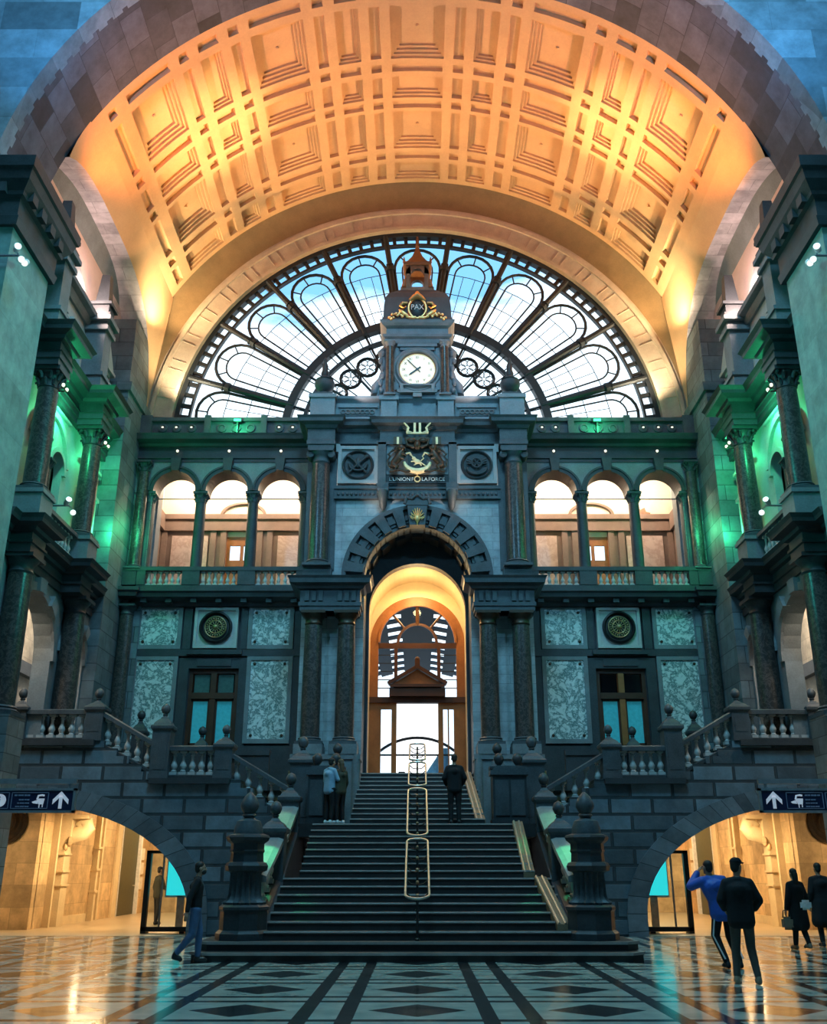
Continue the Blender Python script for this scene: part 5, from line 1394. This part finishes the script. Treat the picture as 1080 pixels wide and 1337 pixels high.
# ------------------------------------------------------------------ warm passages under the side flights
for s in (-1, 1):
    sd = sidename(s)
    w = MB(s).box(11.2, 11.5, 30.2, 38.2, 0, 4.2).box(11.2, 11.5, 41.0, 44, 0, 4.2).box(11.2, 11.5, 38.2, 41.0, 3.3, 4.2).box(11.2, 15, 29.9, 30.25, 0, 4.2)
    w.box(11.2, 11.32, 30.2, 30.25, 0, 4.2)
    struct('wall_passage_' + sd, w, M['warmstone'])
    struct('wall_passage_end_' + sd, MB(s).box(3.6, 11.5, 42.4, 42.7, 0, 4.2).box(3.4, 3.6, 27.5, 42.5, 0, 4.2), M['warmstone'])
    struct('wall_passage_far_' + sd, MB(s).box(14.9, 15.2, 22, 30.2, 0, 4.2).box(10.8, 15, 22.0, 22.3, 0, 4.4), M['warmstone'])
    struct('ceiling_passage_' + sd, MB(s).box(3.4, 15, 27.55, 31.9, 3.38, 3.5).box(3.4, 11.5, 31.9, 43, 4.2, 4.3), M['warmpale'])
    t = MB(s)
    t.box(11.0, 11.22, 31.0, 31.12, 0, 3.4).box(11.02, 11.22, 35.1, 35.3, 0, 3.4).box(11.1, 11.22, 35.8, 35.95, 0, 3.4).box(11.12, 11.22, 37.6, 38.2, 0, 3.4)
    for z in (.9, 1.6, 2.3): t.box(10.98, 11.22, 35.02, 35.38, z, z+.07)
    t.box(11.15, 11.22, 31.9, 34.9, .0, .25)
    struct('trim_34' if s < 0 else 'trim_35', t, M['warmpale'])
    # pilaster with volute bracket
    p = thing('bracket_pilaster', f'pale stone pilaster with large scrolled bracket in the warm {sd} passage', 'pilaster', (s*11.1, 31.7, 0))
    q = MB(s)
    for k, (z0, z1) in enumerate(((0, 1.15), (1.2, 1.55), (1.6, 2.05), (2.1, 2.4))): q.box(10.92, 11.2, 31.45, 32.0, z0, z1)
    for z in (1.15, 1.55, 2.05): q.box(10.88, 11.2, 31.4, 32.05, z, z+.05)
    q.build('pilaster_blocks', M['warmpale'], p)
    b = MB(s)
    pts = [(11.1,31.72,2.4),(10.95,31.72,2.55),(10.72,31.72,2.66),(10.48,31.72,2.72),(10.36,31.72,2.86),(10.42,31.72,3.02),(10.58,31.72,3.06),(10.66,31.72,2.95),(10.58,31.72,2.88)]
    b.tube(pts, [.12,.14,.15,.15,.14,.13,.11,.09,.06], 10, flat=(1, 1.6))
    b.box(10.3, 11.2, 31.4, 32.05, 3.12, 3.24)
    b.box(10.8, 11.2, 31.45, 32.0, 2.4, 3.15)
    b.build('scroll_bracket', M['warmpale'], p)
    lv = MB(s).blob((10.82,31.5,2.45), (.1,.12,.16), 8).blob((10.92,31.5,2.3), (.08,.1,.14), 8); lv.build('leaf_ornament', M['warmstone'], p)
    # round dark wheel ornament on the wall facing the hall
    o = thing('wheel_ornament', f'dark round grooved wall ornament in the {sd} passage under the sign', 'ornament', (s*12.2, 29.86, 3.0))
    MB(s).lathe([(.62,0),(.62,.08),(.55,.12),(.5,.06),(.42,.1),(.36,.05),(.3,.1),(.24,.05),(.16,.1),(.02,.12)], 12.2, 2.95, 28, 29.9, axis='y').build('disc', M['bronze'], o)
    # olive door with pale surround
    d = struct(f'door_{4 if s < 0 else 5}', MB(s).box(11.25, 11.35, 38.3, 40.9, .01, 3.25), M['greendoor'])
    struct('handle', MB(s).tube([(11.25,40.6,1.05),(11.18,40.6,1.05),(11.18,40.45,1.05)], .02, 6), M['brass'], d)
    struct('frame', MB(s).box(11.12, 11.3, 38.15, 38.3, 0, 3.35).box(11.12, 11.3, 40.9, 41.05, 0, 3.35), M['white'], d)
    for k in range(3):
        n = MB(s).box(11.16, 11.2, 41.25, 41.65, .9+.55*k, 1.35+.55*k).build('wall_notice', M['paper'])
        tag(n, f'pale paper notice on the {sd} passage wall beyond the green door, {("lowest", "middle", "topmost")[k]} of the three', 'notice')
    # glass display case with lit teal screen
    c = thing('display_case', f'black framed glass partition case at the arch foot in the {sd} passage', 'display case', (s*6.8, 28.3, 0))
    f = MB(s).box(6.2, 7.5, 28.2, 28.34, .05, .17).box(7.37, 7.5, 28.2, 28.34, .05, 2.12).box(6.2, 6.26, 28.2, 28.34, .05, 2.12).box(6.2, 7.5, 28.2, 28.34, 2.04, 2.12)
    for x in (6.35, 7.4): f.box(x-.07, x+.07, 28.1, 28.45, 0, .06)
    f.build('frame', M['black'], c)
    MB(s).box(6.26, 7.37, 28.26, 28.28, .17, 2.04).build('glass_front', M['pane'], c)
    MB(s).box(7.0, 7.04, 28.22, 28.3, .17, 2.04).build('mullion', M['signgrey'], c)
    sc = MB(s).box(6.55, 7.36, 30.2, 30.28, .92, 2.2)
    k = thing('lit_screen', f'glowing teal screen seen through the case in the {sd} passage', 'screen', (s*6.95, 30.2, 0))
    sc.build('screen', M['teal'], k)
    MB(s).box(6.5, 7.41, 30.28, 30.34, .86, 2.26).build('housing', M['signgrey'], k)
    MB(s).box(6.85, 7.05, 30.28, 30.4, 0, .9).build('stand', M['signgrey'], k)

# ------------------------------------------------------------------ hanging signs
for s in (-1, 1):
    sd = sidename(s)
    Y = 21.6; X0, X1, Z0, Z1 = 7.42, 10.08, 2.76, 3.27
    t = thing('direction_sign', f'dark blue direction sign with white arrow and pictograms hanging at the {sd} edge', 'sign', (s*8.75, Y, Z0))
    f = MB(s).box(X0, X1, Y, Y+.12, Z0, Z0+.05).box(X0, X1, Y, Y+.12, Z1-.05, Z1).box(X0, X0+.05, Y, Y+.12, Z0, Z1)
    f.build('frame', M['signgrey'], t)
    MB(s).box(X0+.05, X1, Y+.02, Y+.1, Z0+.05, Z1-.05).build('panel', M['signblue'], t)
    h = MB(s).box(X0+.02, X1+.02, Y+.02, Y+.1, Z1+.09, Z1+.2)
    for x in (X0+.15, X1-.5): h.box(x, x+.05, Y+.04, Y+.08, Z1, Z1+.1)
    h.build('hanging_bar', M['signgrey'], t)
    yf = Y+.005
    a = MB(s); cx, cz = X0+.31, (Z0+Z1)/2
    a.prism([(cx-.035,cz-.17),(cx+.035,cz-.17),(cx+.035,cz+.10),(cx-.035,cz+.10)], 'y', yf, yf+.02)
    a.prism([(cx,cz+.19),(cx+.17,cz+.02),(cx+.17,cz-.08),(cx,cz+.09),(cx-.17,cz-.08),(cx-.17,cz+.02)], 'y', yf, yf+.02)
    a.build('arrow', M['signwhite'], t)
    def rrect(x0, x1, z0, z1, w=.012):
        m = MB(s)
        m.box(x0,x1,yf,yf+.02,z1-w,z1).box(x0,x1,yf,yf+.02,z0,z0+w).box(x0,x0+w,yf,yf+.02,z0,z1).box(x1-w,x1,yf,yf+.02,z0,z1)
        return m.build('pictogram_border', M['signline'], t)
    zc = (Z0+Z1)/2
    rrect(X0+.58, X0+1.38, zc-.17, zc+.17); rrect(X0+1.43, X0+1.83, zc-.17, zc+.17); rrect(X0+1.88, X0+2.3, zc-.17, zc+.17)
    # hand holding a ticket pictogram: front of a cap-like hand shape (never mirrored: drawn in hall coordinates)
    def hx(u, flip=True): return (X0 + u)
    b = MB(1); c0 = s*(X0+.80)
    sg = 1
    b.prism([(c0-.13,zc-.03),(c0-.02,zc+.01),(c0+.0,zc-.07),(c0-.1,zc-.06)], 'y', yf, yf+.02)
    b.tube([(c0-.02,yf+.01,zc+.02),(c0+.0,yf+.01,zc+.1),(c0+.08,yf+.01,zc+.11),(c0+.13,yf+.01,zc+.10)], .022, 6)
    b.prism([(c0-.03,zc+.04),(c0+.14,zc+.04),(c0+.12,zc-.08),(c0+.02,zc-.08)], 'y', yf, yf+.02)
    b.box(c0+.03, c0+.045, yf, yf+.02, zc-.15, zc-.08).box(c0+.10, c0+.115, yf, yf+.02, zc-.14, zc-.08)
    b.build('ticket_pictogram', M['signwhite'], t)
    for row, (n_, wd) in enumerate(((5, .34), (4, .24), (5, .26), (6, .30))):   # four lines of unreadably small print
        lm = MB(s); x_ = X0+.99; z_ = zc + .105 - .07*row - (.02 if row else 0)
        for q in range(n_):
            ww = wd/n_*(.82 - .12*(q % 2)); lm.box(x_, x_+ww, yf, yf+.015, z_-.013, z_+(.013 if row else .02)); x_ += wd/n_
        lm.build('small_print', M['signline'], t)
    i_ = MB(s); c1 = X0+1.63
    i_.lathe([(.135,0),(.135,.02)], c1, zc, 24, yf+.02, axis='y')
    i_.build('info_disc', M['signwhite'], t)
    text_mesh('info_letter', 'i', .24, (s*c1, yf-.006, zc), M['signblue'], t, .006, 1.2)
    l_ = MB(s); c2 = X0+2.09
    l_.box(c2-.1, c2+.06, yf, yf+.02, zc-.12, zc-.0).box(c2-.02, c2+.1, yf, yf+.02, zc+.04, zc+.13).lathe([(.05,0),(.05,.02)], c2+.08, zc-.07, 12, yf+.02, axis='y')
    l_.build('luggage_pictogram', M['signwhite'], t)
# ------------------------------------------------------------------ people
def remeshed(mb, name, mat, parent, voxel, smooth=2):
    o = mb.build(name, mat, None)
    md = o.modifiers.new('r', 'REMESH'); md.mode = 'VOXEL'; md.voxel_size = voxel; md.use_smooth_shade = True
    if smooth:
        sm = o.modifiers.new('s', 'SMOOTH'); sm.factor = .5; sm.iterations = smooth
    dg = bpy.context.evaluated_depsgraph_get()
    me = bpy.data.meshes.new_from_object(o.evaluated_get(dg)); me.name = name
    me.materials.clear(); me.materials.append(mat)
    for p in me.polygons: p.use_smooth = True
    old = o.data; o.data = me; o.modifiers.clear(); bpy.data.meshes.remove(old)
    o.parent = parent
    return o
def V(*a): return Vector(a)
BASE = dict(pelvis=(0,0,.95), waist=(0,0,1.10), chest=(0,0,1.30), neck=(0,0,1.47), head=(0,.025,1.625),
            shL=(-.165,0,1.395), shR=(.165,0,1.395), elL=(-.25,-.03,1.12), elR=(.25,-.03,1.12), wrL=(-.26,.05,.87), wrR=(.26,.05,.87),
            hipL=(-.09,0,.92), hipR=(.09,0,.92), knL=(-.10,.03,.50), knR=(.10,.03,.50), anL=(-.10,-.01,.09), anR=(.10,-.01,.09))
def person(label, loc, heading, h=1.75, pose={}, top='black', legs='black', hair='hair', skin='skin', shoe='white', coat=None, bulk=1.0, hairlong=False, look=0, cap=None, mask=False, bag=None, stripe=None, slim=1.0, collar=None, foot=None):
    J = {k: V(*v) for k, v in BASE.items()}
    for k, v in pose.items(): J[k] = V(*v)
    t = thing('person', label, 'person', (0, 0, 0), None)
    k = h/1.75
    def hand(mb, el, wr, side):
        d = (wr-el).normalized(); fwd = V(0,1,0); lat = d.cross(V(side,0,0))
        if lat.length < .2: lat = d.cross(V(0,0,1))
        lat.normalize(); nrm = d.cross(lat).normalized()      # lat: across the palm, nrm: palm normal
        if nrm.x*side > 0: nrm = -nrm
        mb.limb(el, .036, wr, .026, 8)
        for q in (-.022, -.007, .008, .022): mb.limb(wr + lat*q*.6, .016, wr + d*.085 + lat*q, .014, 8)
        for q, ln in ((-.028, .062), (-.0095, .078), (.0095, .082), (.028, .070)):
            a = wr + d*.085 + lat*q; b = a + d*ln*.5 + nrm*.008; c = b + d*ln*.42 + nrm*ln*.35
            mb.limb(a, .010, b, .0092, 8).limb(b, .0092, c, .0078, 8)
        a = wr + d*.022 + lat*.026; b = a + d*.035 + lat*.028 + nrm*.012; c = b + d*.032 + lat*.004 + nrm*.01
        mb.limb(a, .014, b, .011, 8).limb(b, .011, c, .009, 8)
    b = MB()
    hd = J['head']; R = Matrix.Rotation(look, 3, 'Z')
    def H(x, y, z): return hd + R @ V(x, y, z)
    b.blob(H(0,-.012,.03), (.073,.092,.088), 14, R); b.blob(H(0,.022,-.035), (.056,.066,.075), 12, R); b.blob(H(0,.05,-.085), (.032,.03,.026), 10, R)
    b.tube([H(0,.083,.02), H(0,.105,-.022), H(0,.095,-.03)], [.010,.015,.012], 8)         # nose
    b.blob(H(0,.083,-.058), (.024,.012,.010), 8, R)                                        # mouth
    for q in (-1, 1): b.blob(H(q*.075,-.008,-.005), (.012,.022,.034), 8, R)
    b.limb(J['neck'] - V(0,0,.05), .058, H(0,-.015,-.06), .052, 10)
    b.limb(J['waist'], .092*slim, J['chest'], .095*slim, 12); b.limb(J['pelvis'], .095*slim, J['waist'], .092*slim, 12)
    b.limb(J['shL'], .06, J['shR'], .06, 10)
    for S_, sd_ in (('L',-1), ('R',1)):
        b.limb(J['sh'+S_], .052, J['el'+S_], .04, 10)
        hand(b, J['el'+S_], J['wr'+S_], sd_)
        b.limb(J['hip'+S_], .085, J['kn'+S_], .055, 10); b.limb(J['kn'+S_], .054, J['an'+S_], .036, 10)
        an = J['an'+S_]; f = (foot or {}).get(S_, V(0,.15,-.055))
        b.limb(an - V(0,.02,.05), .032, an + f, .028, 8)
    body = remeshed(b, 'body', M[skin], t, .0085, 2)
    # jacket / coat
    c = MB(); g = bulk
    cb = (J['pelvis'] + J['waist'])*.5 - V(0,0,.06)
    if coat == 'short': cb = J['pelvis'] - V(0,0,.10)
    for q in (-.07, 0, .07):
        c.limb(cb + V(q,0,0), .115*g, J['waist'] + V(q,0,0), .108*g, 12); c.limb(J['waist'] + V(q,0,0), .108*g, J['chest'] + V(q*1.15,0,0), .118*g, 12)
    c.limb(J['chest'] + V(0,-.03*g,0), .12*g, J['neck'] - V(0,0,.08), .075*g, 12)
    c.limb(J['shL']*.75 + J['neck']*.25 - V(0,0,.045), .072*g, J['shR']*.75 + J['neck']*.25 - V(0,0,.045), .072*g, 12)
    c.tube([J['neck'] + V(.062*cos(2*PI*i/10), .062*sin(2*PI*i/10)-.005, -.015) for i in range(10)], .02, 6, True)
    for S_ in 'LR':
        c.limb(J['neck'] - V(0,0,.03), .062, J['sh'+S_] - V(0,0,.005), .064*g, 12)
        c.limb(J['sh'+S_], .066*g, J['el'+S_], .058*g, 12); c.limb(J['el'+S_], .058*g, J['el'+S_].lerp(J['wr'+S_], .93), .044*g, 12)
    if coat == 'long':
        for q in (-.07, .0, .07): c.limb(J['pelvis'] + V(q,0,-.02), .13*g, (J['knL']+J['knR'])*.5 + V(q*1.4,-.02,.02), .15*g, 12)
    remeshed(c, 'jacket' if coat != 'long' else 'long_coat', M[top], t, .014, 3)
    # trousers
    l = MB(); sl = slim
    l.limb(J['hipL'] + V(.02,0,.05), .115*sl, J['hipR'] + V(-.02,0,.05), .115*sl, 12)
    for S_ in 'LR':
        l.limb(J['hip'+S_], .104*sl, J['kn'+S_], .074*sl, 12); l.limb(J['kn'+S_], .074*sl, J['kn'+S_].lerp(J['an'+S_], .93), .056*sl, 12)
    remeshed(l, 'trousers', M[legs], t, .012, 3)
    if stripe:
        for S_, q in (('L',-1),('R',1)):
            MB().tube([J['hip'+S_]+V(q*.085,-.07,0), J['kn'+S_]+V(q*.06,-.055,0), J['an'+S_]+V(q*.045,-.035,.06)], .014, 6).build('trouser_stripe', M['white'], t)
    for S_ in 'LR':
        s_ = MB(); an = J['an'+S_]; f = (foot or {}).get(S_, V(0,.15,-.055))
        s_.limb(an + V(0,-.035,-.045), .046, an + f*.75 + V(0,0,.002), .045, 10).limb(an + V(0,-.02,-.02), .046, an + V(0,.01,.03), .045, 10).limb(an + f*.75, .042, an + f, .036, 10)
        remeshed(s_, 'shoe', M[shoe], t, .011, 1)
    # hair
    hr = MB()
    hr.blob(H(0,-.026,.052), (.081,.092,.082), 14, R); hr.blob(H(0,-.055,.0), (.072,.06,.085), 12, R)
    if hairlong:
        hr.limb(H(0,-.07,.0), .07, H(0,-.085,-.2), .055, 10)
    remeshed(hr, 'hair', M[hair], t, .011, 1)
    for q in (-1, 1): MB().blob(H(q*.028,.078,.018), (.011,.008,.008), 8).build('eye', M['eyes'], t)
    if cap:
        cp = MB().blob(H(0,-.015,.075), (.088,.102,.066), 14, R); cp.tube([H(0,.07,.07), H(0,.13,.058), H(0,.165,.045)], [.06,.062,.03], 10, flat=(1.1,.18))
        remeshed(cp, 'cap', M[cap], t, .010, 1)
    if mask:
        mk = MB().blob(H(0,.045,-.055), (.060,.062,.052), 12, R); remeshed(mk, 'face_mask', M['black'], t, .009, 1)
    # place
    t.rotation_euler = (0, 0, heading); t.scale = (k, k, k); t.location = loc
    return t, J
M['skin'] = plain('skin', (.42,.25,.17), .55)
M['hair'] = plain('dark_hair', (.018,.013,.010), .6)
M['hairbrown'] = plain('brown_hair', (.12,.07,.035), .6)
M['eyes'] = plain('dark_eyes', (.02,.015,.012), .2)
M['jacketblack'] = stone('black_cloth', (.012,.012,.014), .3, 6, .85)
M['jacketblue'] = stone('blue_nylon', (.03,.10,.45), .3, 5, .5)
M['denim'] = stone('blue_denim', (.07,.13,.25), .25, 8, .85)
M['denimlight'] = stone('pale_blue_shirt', (.28,.44,.58), .2, 8, .85)
M['khaki'] = stone('grey_chino', (.10,.085,.072), .2, 8, .85)
M['olive'] = stone('olive_coat', (.06,.055,.035), .25, 8, .85)
M['tan'] = stone('tan_canvas', (.25,.18,.12), .25, 6, .8)

# man striding left to right at the foot of the left arch
person('man in black jumper, blue jeans and dark face mask striding past the left arch', (-4.12, 19.25, 0), -PI/2+.25, 1.76,
       dict(head=(0,.045,1.615), elL=(-.26,-.02,1.13), wrL=(-.27,.03,.88), elR=(.25,-.13,1.13), wrR=(.29,-.16,.88), knL=(-.09,.10,.52), anL=(-.10,.10,.10), knR=(.09,-.03,.50), anR=(.09,-.30,.17),
            hipL=(-.09,.0,.91), hipR=(.09,0,.91)), 'jacketblack', 'denim', 'hair', shoe='black', mask=True, foot={'R': V(0,.10,-.10)})
# man standing far down the left passage
person('figure in dark olive coat standing inside the warm left passage', (-8.28, 32.9, .004), -.9, 1.72,
       dict(elR=(.22,.08,1.13), wrR=(.10,.22,1.05), anL=(-.12,.05,.09), anR=(.10,-.05,.09)), 'olive', 'black', 'hair', shoe='black', coat='short', bulk=1.12)
# couple leaning by the landing pedestal on the left
person('person in pale blue shirt and dark trousers on the left of the stair landing', (-2.30, 26.02, 2.72), -.75, 1.68,
       dict(head=(.03,.05,1.61), elL=(-.24,.05,1.14), wrL=(-.12,.24,1.10), elR=(.24,.08,1.15), wrR=(.10,.28,1.18)), 'denimlight', 'jacketblack', 'hair', shoe='white', coat='short', bulk=1.05)
person('person in olive jacket with brown hair beside the partner in pale blue', (-2.02, 26.06, 2.72), .75, 1.64,
       dict(elL=(-.24,.08,1.15), wrL=(-.12,.28,1.16), elR=(.24,.02,1.12), wrR=(.22,.12,.9)), 'olive', 'black', 'hairbrown', shoe='white', coat='short', bulk=1.05, hairlong=True)
# man climbing the upper flight
person('man in black seen from behind below the upper flight, right of the handrail', (.98, 26.12, 2.72), .05, 1.78,
       dict(elL=(-.27,.0,1.14), wrL=(-.20,.16,.98), elR=(.27,.0,1.14), wrR=(.20,.16,.98)), 'jacketblack', 'jacketblack', 'hair', shoe='black', coat='short', bulk=1.1)
# pair on the right
person('man in bright blue jacket raising one hand to his face, striped dark track trousers', (5.36, 18.35, 0), .15, 1.78,
       dict(pelvis=(.04,0,.95), waist=(.02,.0,1.10), chest=(-.06,.02,1.30), neck=(-.10,.04,1.47), head=(-.13,.07,1.61), shL=(-.26,.02,1.39), shR=(.10,.02,1.41), elL=(-.44,.14,1.30), wrL=(-.25,.22,1.535), elR=(.24,.02,1.16), wrR=(.22,.16,.96),
            hipL=(-.04,0,.92), hipR=(.13,0,.92), knL=(-.10,.07,.51), knR=(.15,.05,.50), anL=(.02,-.04,.09), anR=(.24,-.06,.09)), 'jacketblue', 'jacketblack', 'hair', shoe='black', coat='short', bulk=1.34, look=.3, stripe=True)
person('man in dark cap, black jacket and grey trousers standing on the polished floor at right', (4.93, 15.82, 0), -.15, 1.77,
       dict(head=(.02,.04,1.625), elL=(-.27,.0,1.15), wrL=(-.20,.18,1.02), elR=(.29,.02,1.15), wrR=(.24,.2,1.02), anL=(-.14,.06,.09), knL=(-.11,.06,.50), anR=(.15,-.04,.09)), 'jacketblack', 'khaki', 'hair', shoe='tan', coat='short', bulk=1.18, look=-.7, cap='jacketblack', slim=.92)
# woman with bags
t_, J_ = person('woman in dark knee length coat walking away into the right passage with bags', (8.28, 22.55, 0), .35, 1.64,
       dict(wrL=(-.28,.06,.85), elL=(-.26,-.02,1.11), anR=(.09,-.14,.12), knR=(.09,.02,.50), anL=(-.09,.10,.09)), 'jacketblack', 'jacketblack', 'hair', shoe='tan', coat='long', bulk=1.1, hairlong=True)
hb = thing('handbag', 'brown patterned handbag hanging from the left hand of the woman in the long coat', 'bag', (7.98, 22.40, .42))
MB().bevbox(7.86, 8.10, 22.36, 22.50, .40, .66, .05).build('bag_body', M['tan'], hb)
MB().tube([(7.89,22.43,.64),(7.92,22.44,.78),(7.98,22.45,.80),(8.04,22.44,.78),(8.07,22.43,.64)], .012, 6).build('strap', M['black'], hb)
wb = MB().bevbox(8.24, 8.48, 22.20, 22.31, .80, 1.0, .045)
tag(wb.build('waist_bag', M['white']), 'white bag worn at the back of the woman in the long coat', 'bag')
person('figure in black long coat at the right edge beside the woman with bags', (9.16, 23.4, 0), .1, 1.76, {}, 'jacketblack', 'jacketblack', 'hair', shoe='black', coat='long', bulk=1.2)
# ------------------------------------------------------------------ daylight: bright cloudy sky outside
wd = bpy.data.worlds.new('sky'); SC.world = wd; wd.use_nodes = True
nt = wd.node_tree; bg = nt.nodes['Background']
tc = N(nt, 'ShaderNodeTexCoord'); sp = N(nt, 'ShaderNodeSeparateXYZ'); L(nt, tc.outputs['Generated'], sp.inputs[0])
mp = N(nt, 'ShaderNodeMapping'); mp.inputs['Scale'].default_value = (1, 1, 2.6); L(nt, tc.outputs['Generated'], mp.inputs[0])
cn = N(nt, 'ShaderNodeTexNoise', Scale=5.0, Detail=7.0, Roughness=.55); L(nt, mp.outputs[0], cn.inputs['Vector'])
h = math_(nt, 'MULTIPLY', math_(nt, 'SUBTRACT', sp.outputs[2], .56), -2.8)
cl_ = math_(nt, 'ADD', math_(nt, 'ADD', cn.outputs[0], h), .0)
fac = ramp(nt, cl_, [(.44, 0.0), (.56, 1.0)])
col = mix(nt, fac, (.20, .46, .72), (1.0, 1.04, 1.06))
L(nt, col, bg.inputs[0]); bg.inputs[1].default_value = 1.9

def lamp(kind, name, loc, power, color, size=.2, aim=None, spot=60, blend=.6, sy=None, tint=None):
    d = bpy.data.lights.new(name, kind); d.energy = power; d.color = color
    o = bpy.data.objects.new(name, d); COL.objects.link(o); o.location = loc
    if kind == 'AREA':
        d.size = size
        if sy: d.shape = 'RECTANGLE'; d.size_y = sy
    elif kind == 'SPOT':
        d.spot_size = math.radians(spot); d.spot_blend = blend; d.shadow_soft_size = size
    else: d.shadow_soft_size = size
    if aim is not None:
        o.rotation_euler = (Vector(aim) - Vector(loc)).to_track_quat('-Z', 'Y').to_euler()
    return o
ORANGE = (1, .56, .24); WARM = (1, .72, .42); GREEN = (.05, 1, .38); TEAL = (.22, .85, .95); BLUE = (.08, .45, 1)
# unseen blue and teal fill lights added over the crossing
lamp('AREA', 'crossing_fill_light', (0, 11, 34), 6500, (.24, .68, .95), 7, (0, 18, 6))  # added area fill, no skylight is built above it
for s in (-1, 1):
    lamp('SPOT', 'facade_fill_light', (s*9.4, 12, 18.8), 2900, (.20, .60, .95), .4, (s*-1.0, 32, 12), 60, .8)  # this and the next three: added fill spots without fixtures
    lamp('SPOT', 'dome_fill_light', (s*9.3, 16, 18.8), 2400, BLUE, .3, (s*8, 19.9, 27), 110, .9)
    lamp('SPOT', 'pier_fill_light', (s*-8.5, 14, 16), 7500, (.03, .74, .64), .3, (s*10.1, 20.5, 13), 38, .9)
    lamp('SPOT', 'rib_fill_light', (s*9.4, 19.2, 18.8), 220, (.5, .7, 1), .3, (s*7, 21.3, 26), 70, .9)
    # warm uplights on the vault
    lamp('SPOT', 'vault_uplight', (s*-9.4, 31.2, 19.4), 9500, (1,.47,.15), .15, (s*6.5, 27.2, 25.8), 54, 1)
    lamp('SPOT', 'vault_accent', (s*-9.4, 30.9, 19.4), 34000, (1,.66,.30), .15, (s*7.1, 26.3, 25.4), 17, 1)
    lamp('SPOT', 'vault_uplight', (s*9.6, 30.8, 20.2), 1500, WARM, .12, (s*7.5, 30.6, 25.0), 130, 1)
    lamp('SPOT', 'vault_uplight', (s*9.3, 24.2, 19.2), 3000, (1,.34,.10), .15, (s*5, 23.5, 27), 110, 1)
    lamp('SPOT', 'rim_uplight', (s*9.1, 31.2, 17.6), 1300, (1,.82,.55), .12, (s*7.5, 32.3, 24), 110, 1)
    lamp('POINT', 'lunette_lamp', (s*10.6, 26.3, 19.0), 330, (1,.70,.60), .15)
    lamp('SPOT', 'crest_warm_fill', (s*3.0, 29.2, 10.75), 650, (1,.82,.68), .06, (s*.4, 30.3, 14.9), 34, .8)  # added warm key light so the gilding reads less green
    lamp('SPOT', 'clock_warm_fill', (s*2.6, 29.9, 16.6), 150, (1,.80,.74), .05, (s*.0, 30.3, 19.4), 60, .8)  # unseen warm accent added for the clock stage
    # green lamps
    lamp('POINT', 'green_lamp', (s*10.2, 25.5, 14.2), 150, GREEN, .08)
    lamp('POINT', 'green_lamp', (s*10.25, 28.75, 14.2), 90, GREEN, .08)
    lamp('POINT', 'green_lamp', (s*10.0, 29.5, 12.0), 60, GREEN, .08)
    lamp('POINT', 'green_lamp', (s*9.6, 30.9, 12.6), 60, GREEN, .35)
    lamp('POINT', 'green_lamp', (s*6.55, 31.05, 16.8), 75, GREEN, .06)
    lamp('SPOT', 'rail_green_fill', (s*9.6, 25.5, 14.0), 22000, GREEN, .04, (s*3.33, 22.0, 1.9), 5, .4)  # two added narrow spots tint the stair rails green
    lamp('SPOT', 'rail_green_fill', (s*9.6, 24.9, 14.0), 5000, GREEN, .04, (s*3.3, 24.6, 2.7), 5, .4)
    # loggia, galleries, passages
    for x in (4.8, 6.8, 8.8):
        lamp('POINT', 'loggia_lamp', (s*x, 33.9, 15.6), 250, (1,.80,.60), .12)
    lamp('POINT', 'gallery_lamp', (s*11.7, 25.5, 9.2), 300, (1,.82,.62), .2)
    lamp('POINT', 'gallery_lamp', (s*11.7, 29.3, 9.2), 240, (1,.82,.62), .2)
    for x, y, p in ((9.4, 30.6, 170), (8.8, 35.5, 230), (9.4, 40.0, 190), (12.6, 27.9, 70)):
        lamp('AREA', 'passage_lamp', (s*x, y, 3.32 if y < 32 else 4.1), p, (1,.70,.36), .8, (s*x, y, 0))
    lamp('POINT', 'bracket_lamp', (s*10.0, 31.0, 2.0), 9, (1,.78,.45), .1)
lamp('AREA', 'portal_lamp', (0, 33.3, 11.45), 130, (1,.66,.28), .8, (0, 33.3, 0))
lamp('POINT', 'portal_lamp', (0, 33.2, 10.9), 75, (1,.70,.34), .15)
vs = SC.view_settings
vs.view_transform = 'Standard'; vs.look = 'None'; vs.gamma = 1; vs.use_curve_mapping = False; vs.exposure = 0
SC.cycles.use_denoising = True
SC.cycles.max_bounces = 8; SC.cycles.diffuse_bounces = 3; SC.cycles.glossy_bounces = 4; SC.cycles.transparent_max_bounces = 16
SC.cycles.sample_clamp_indirect = 6
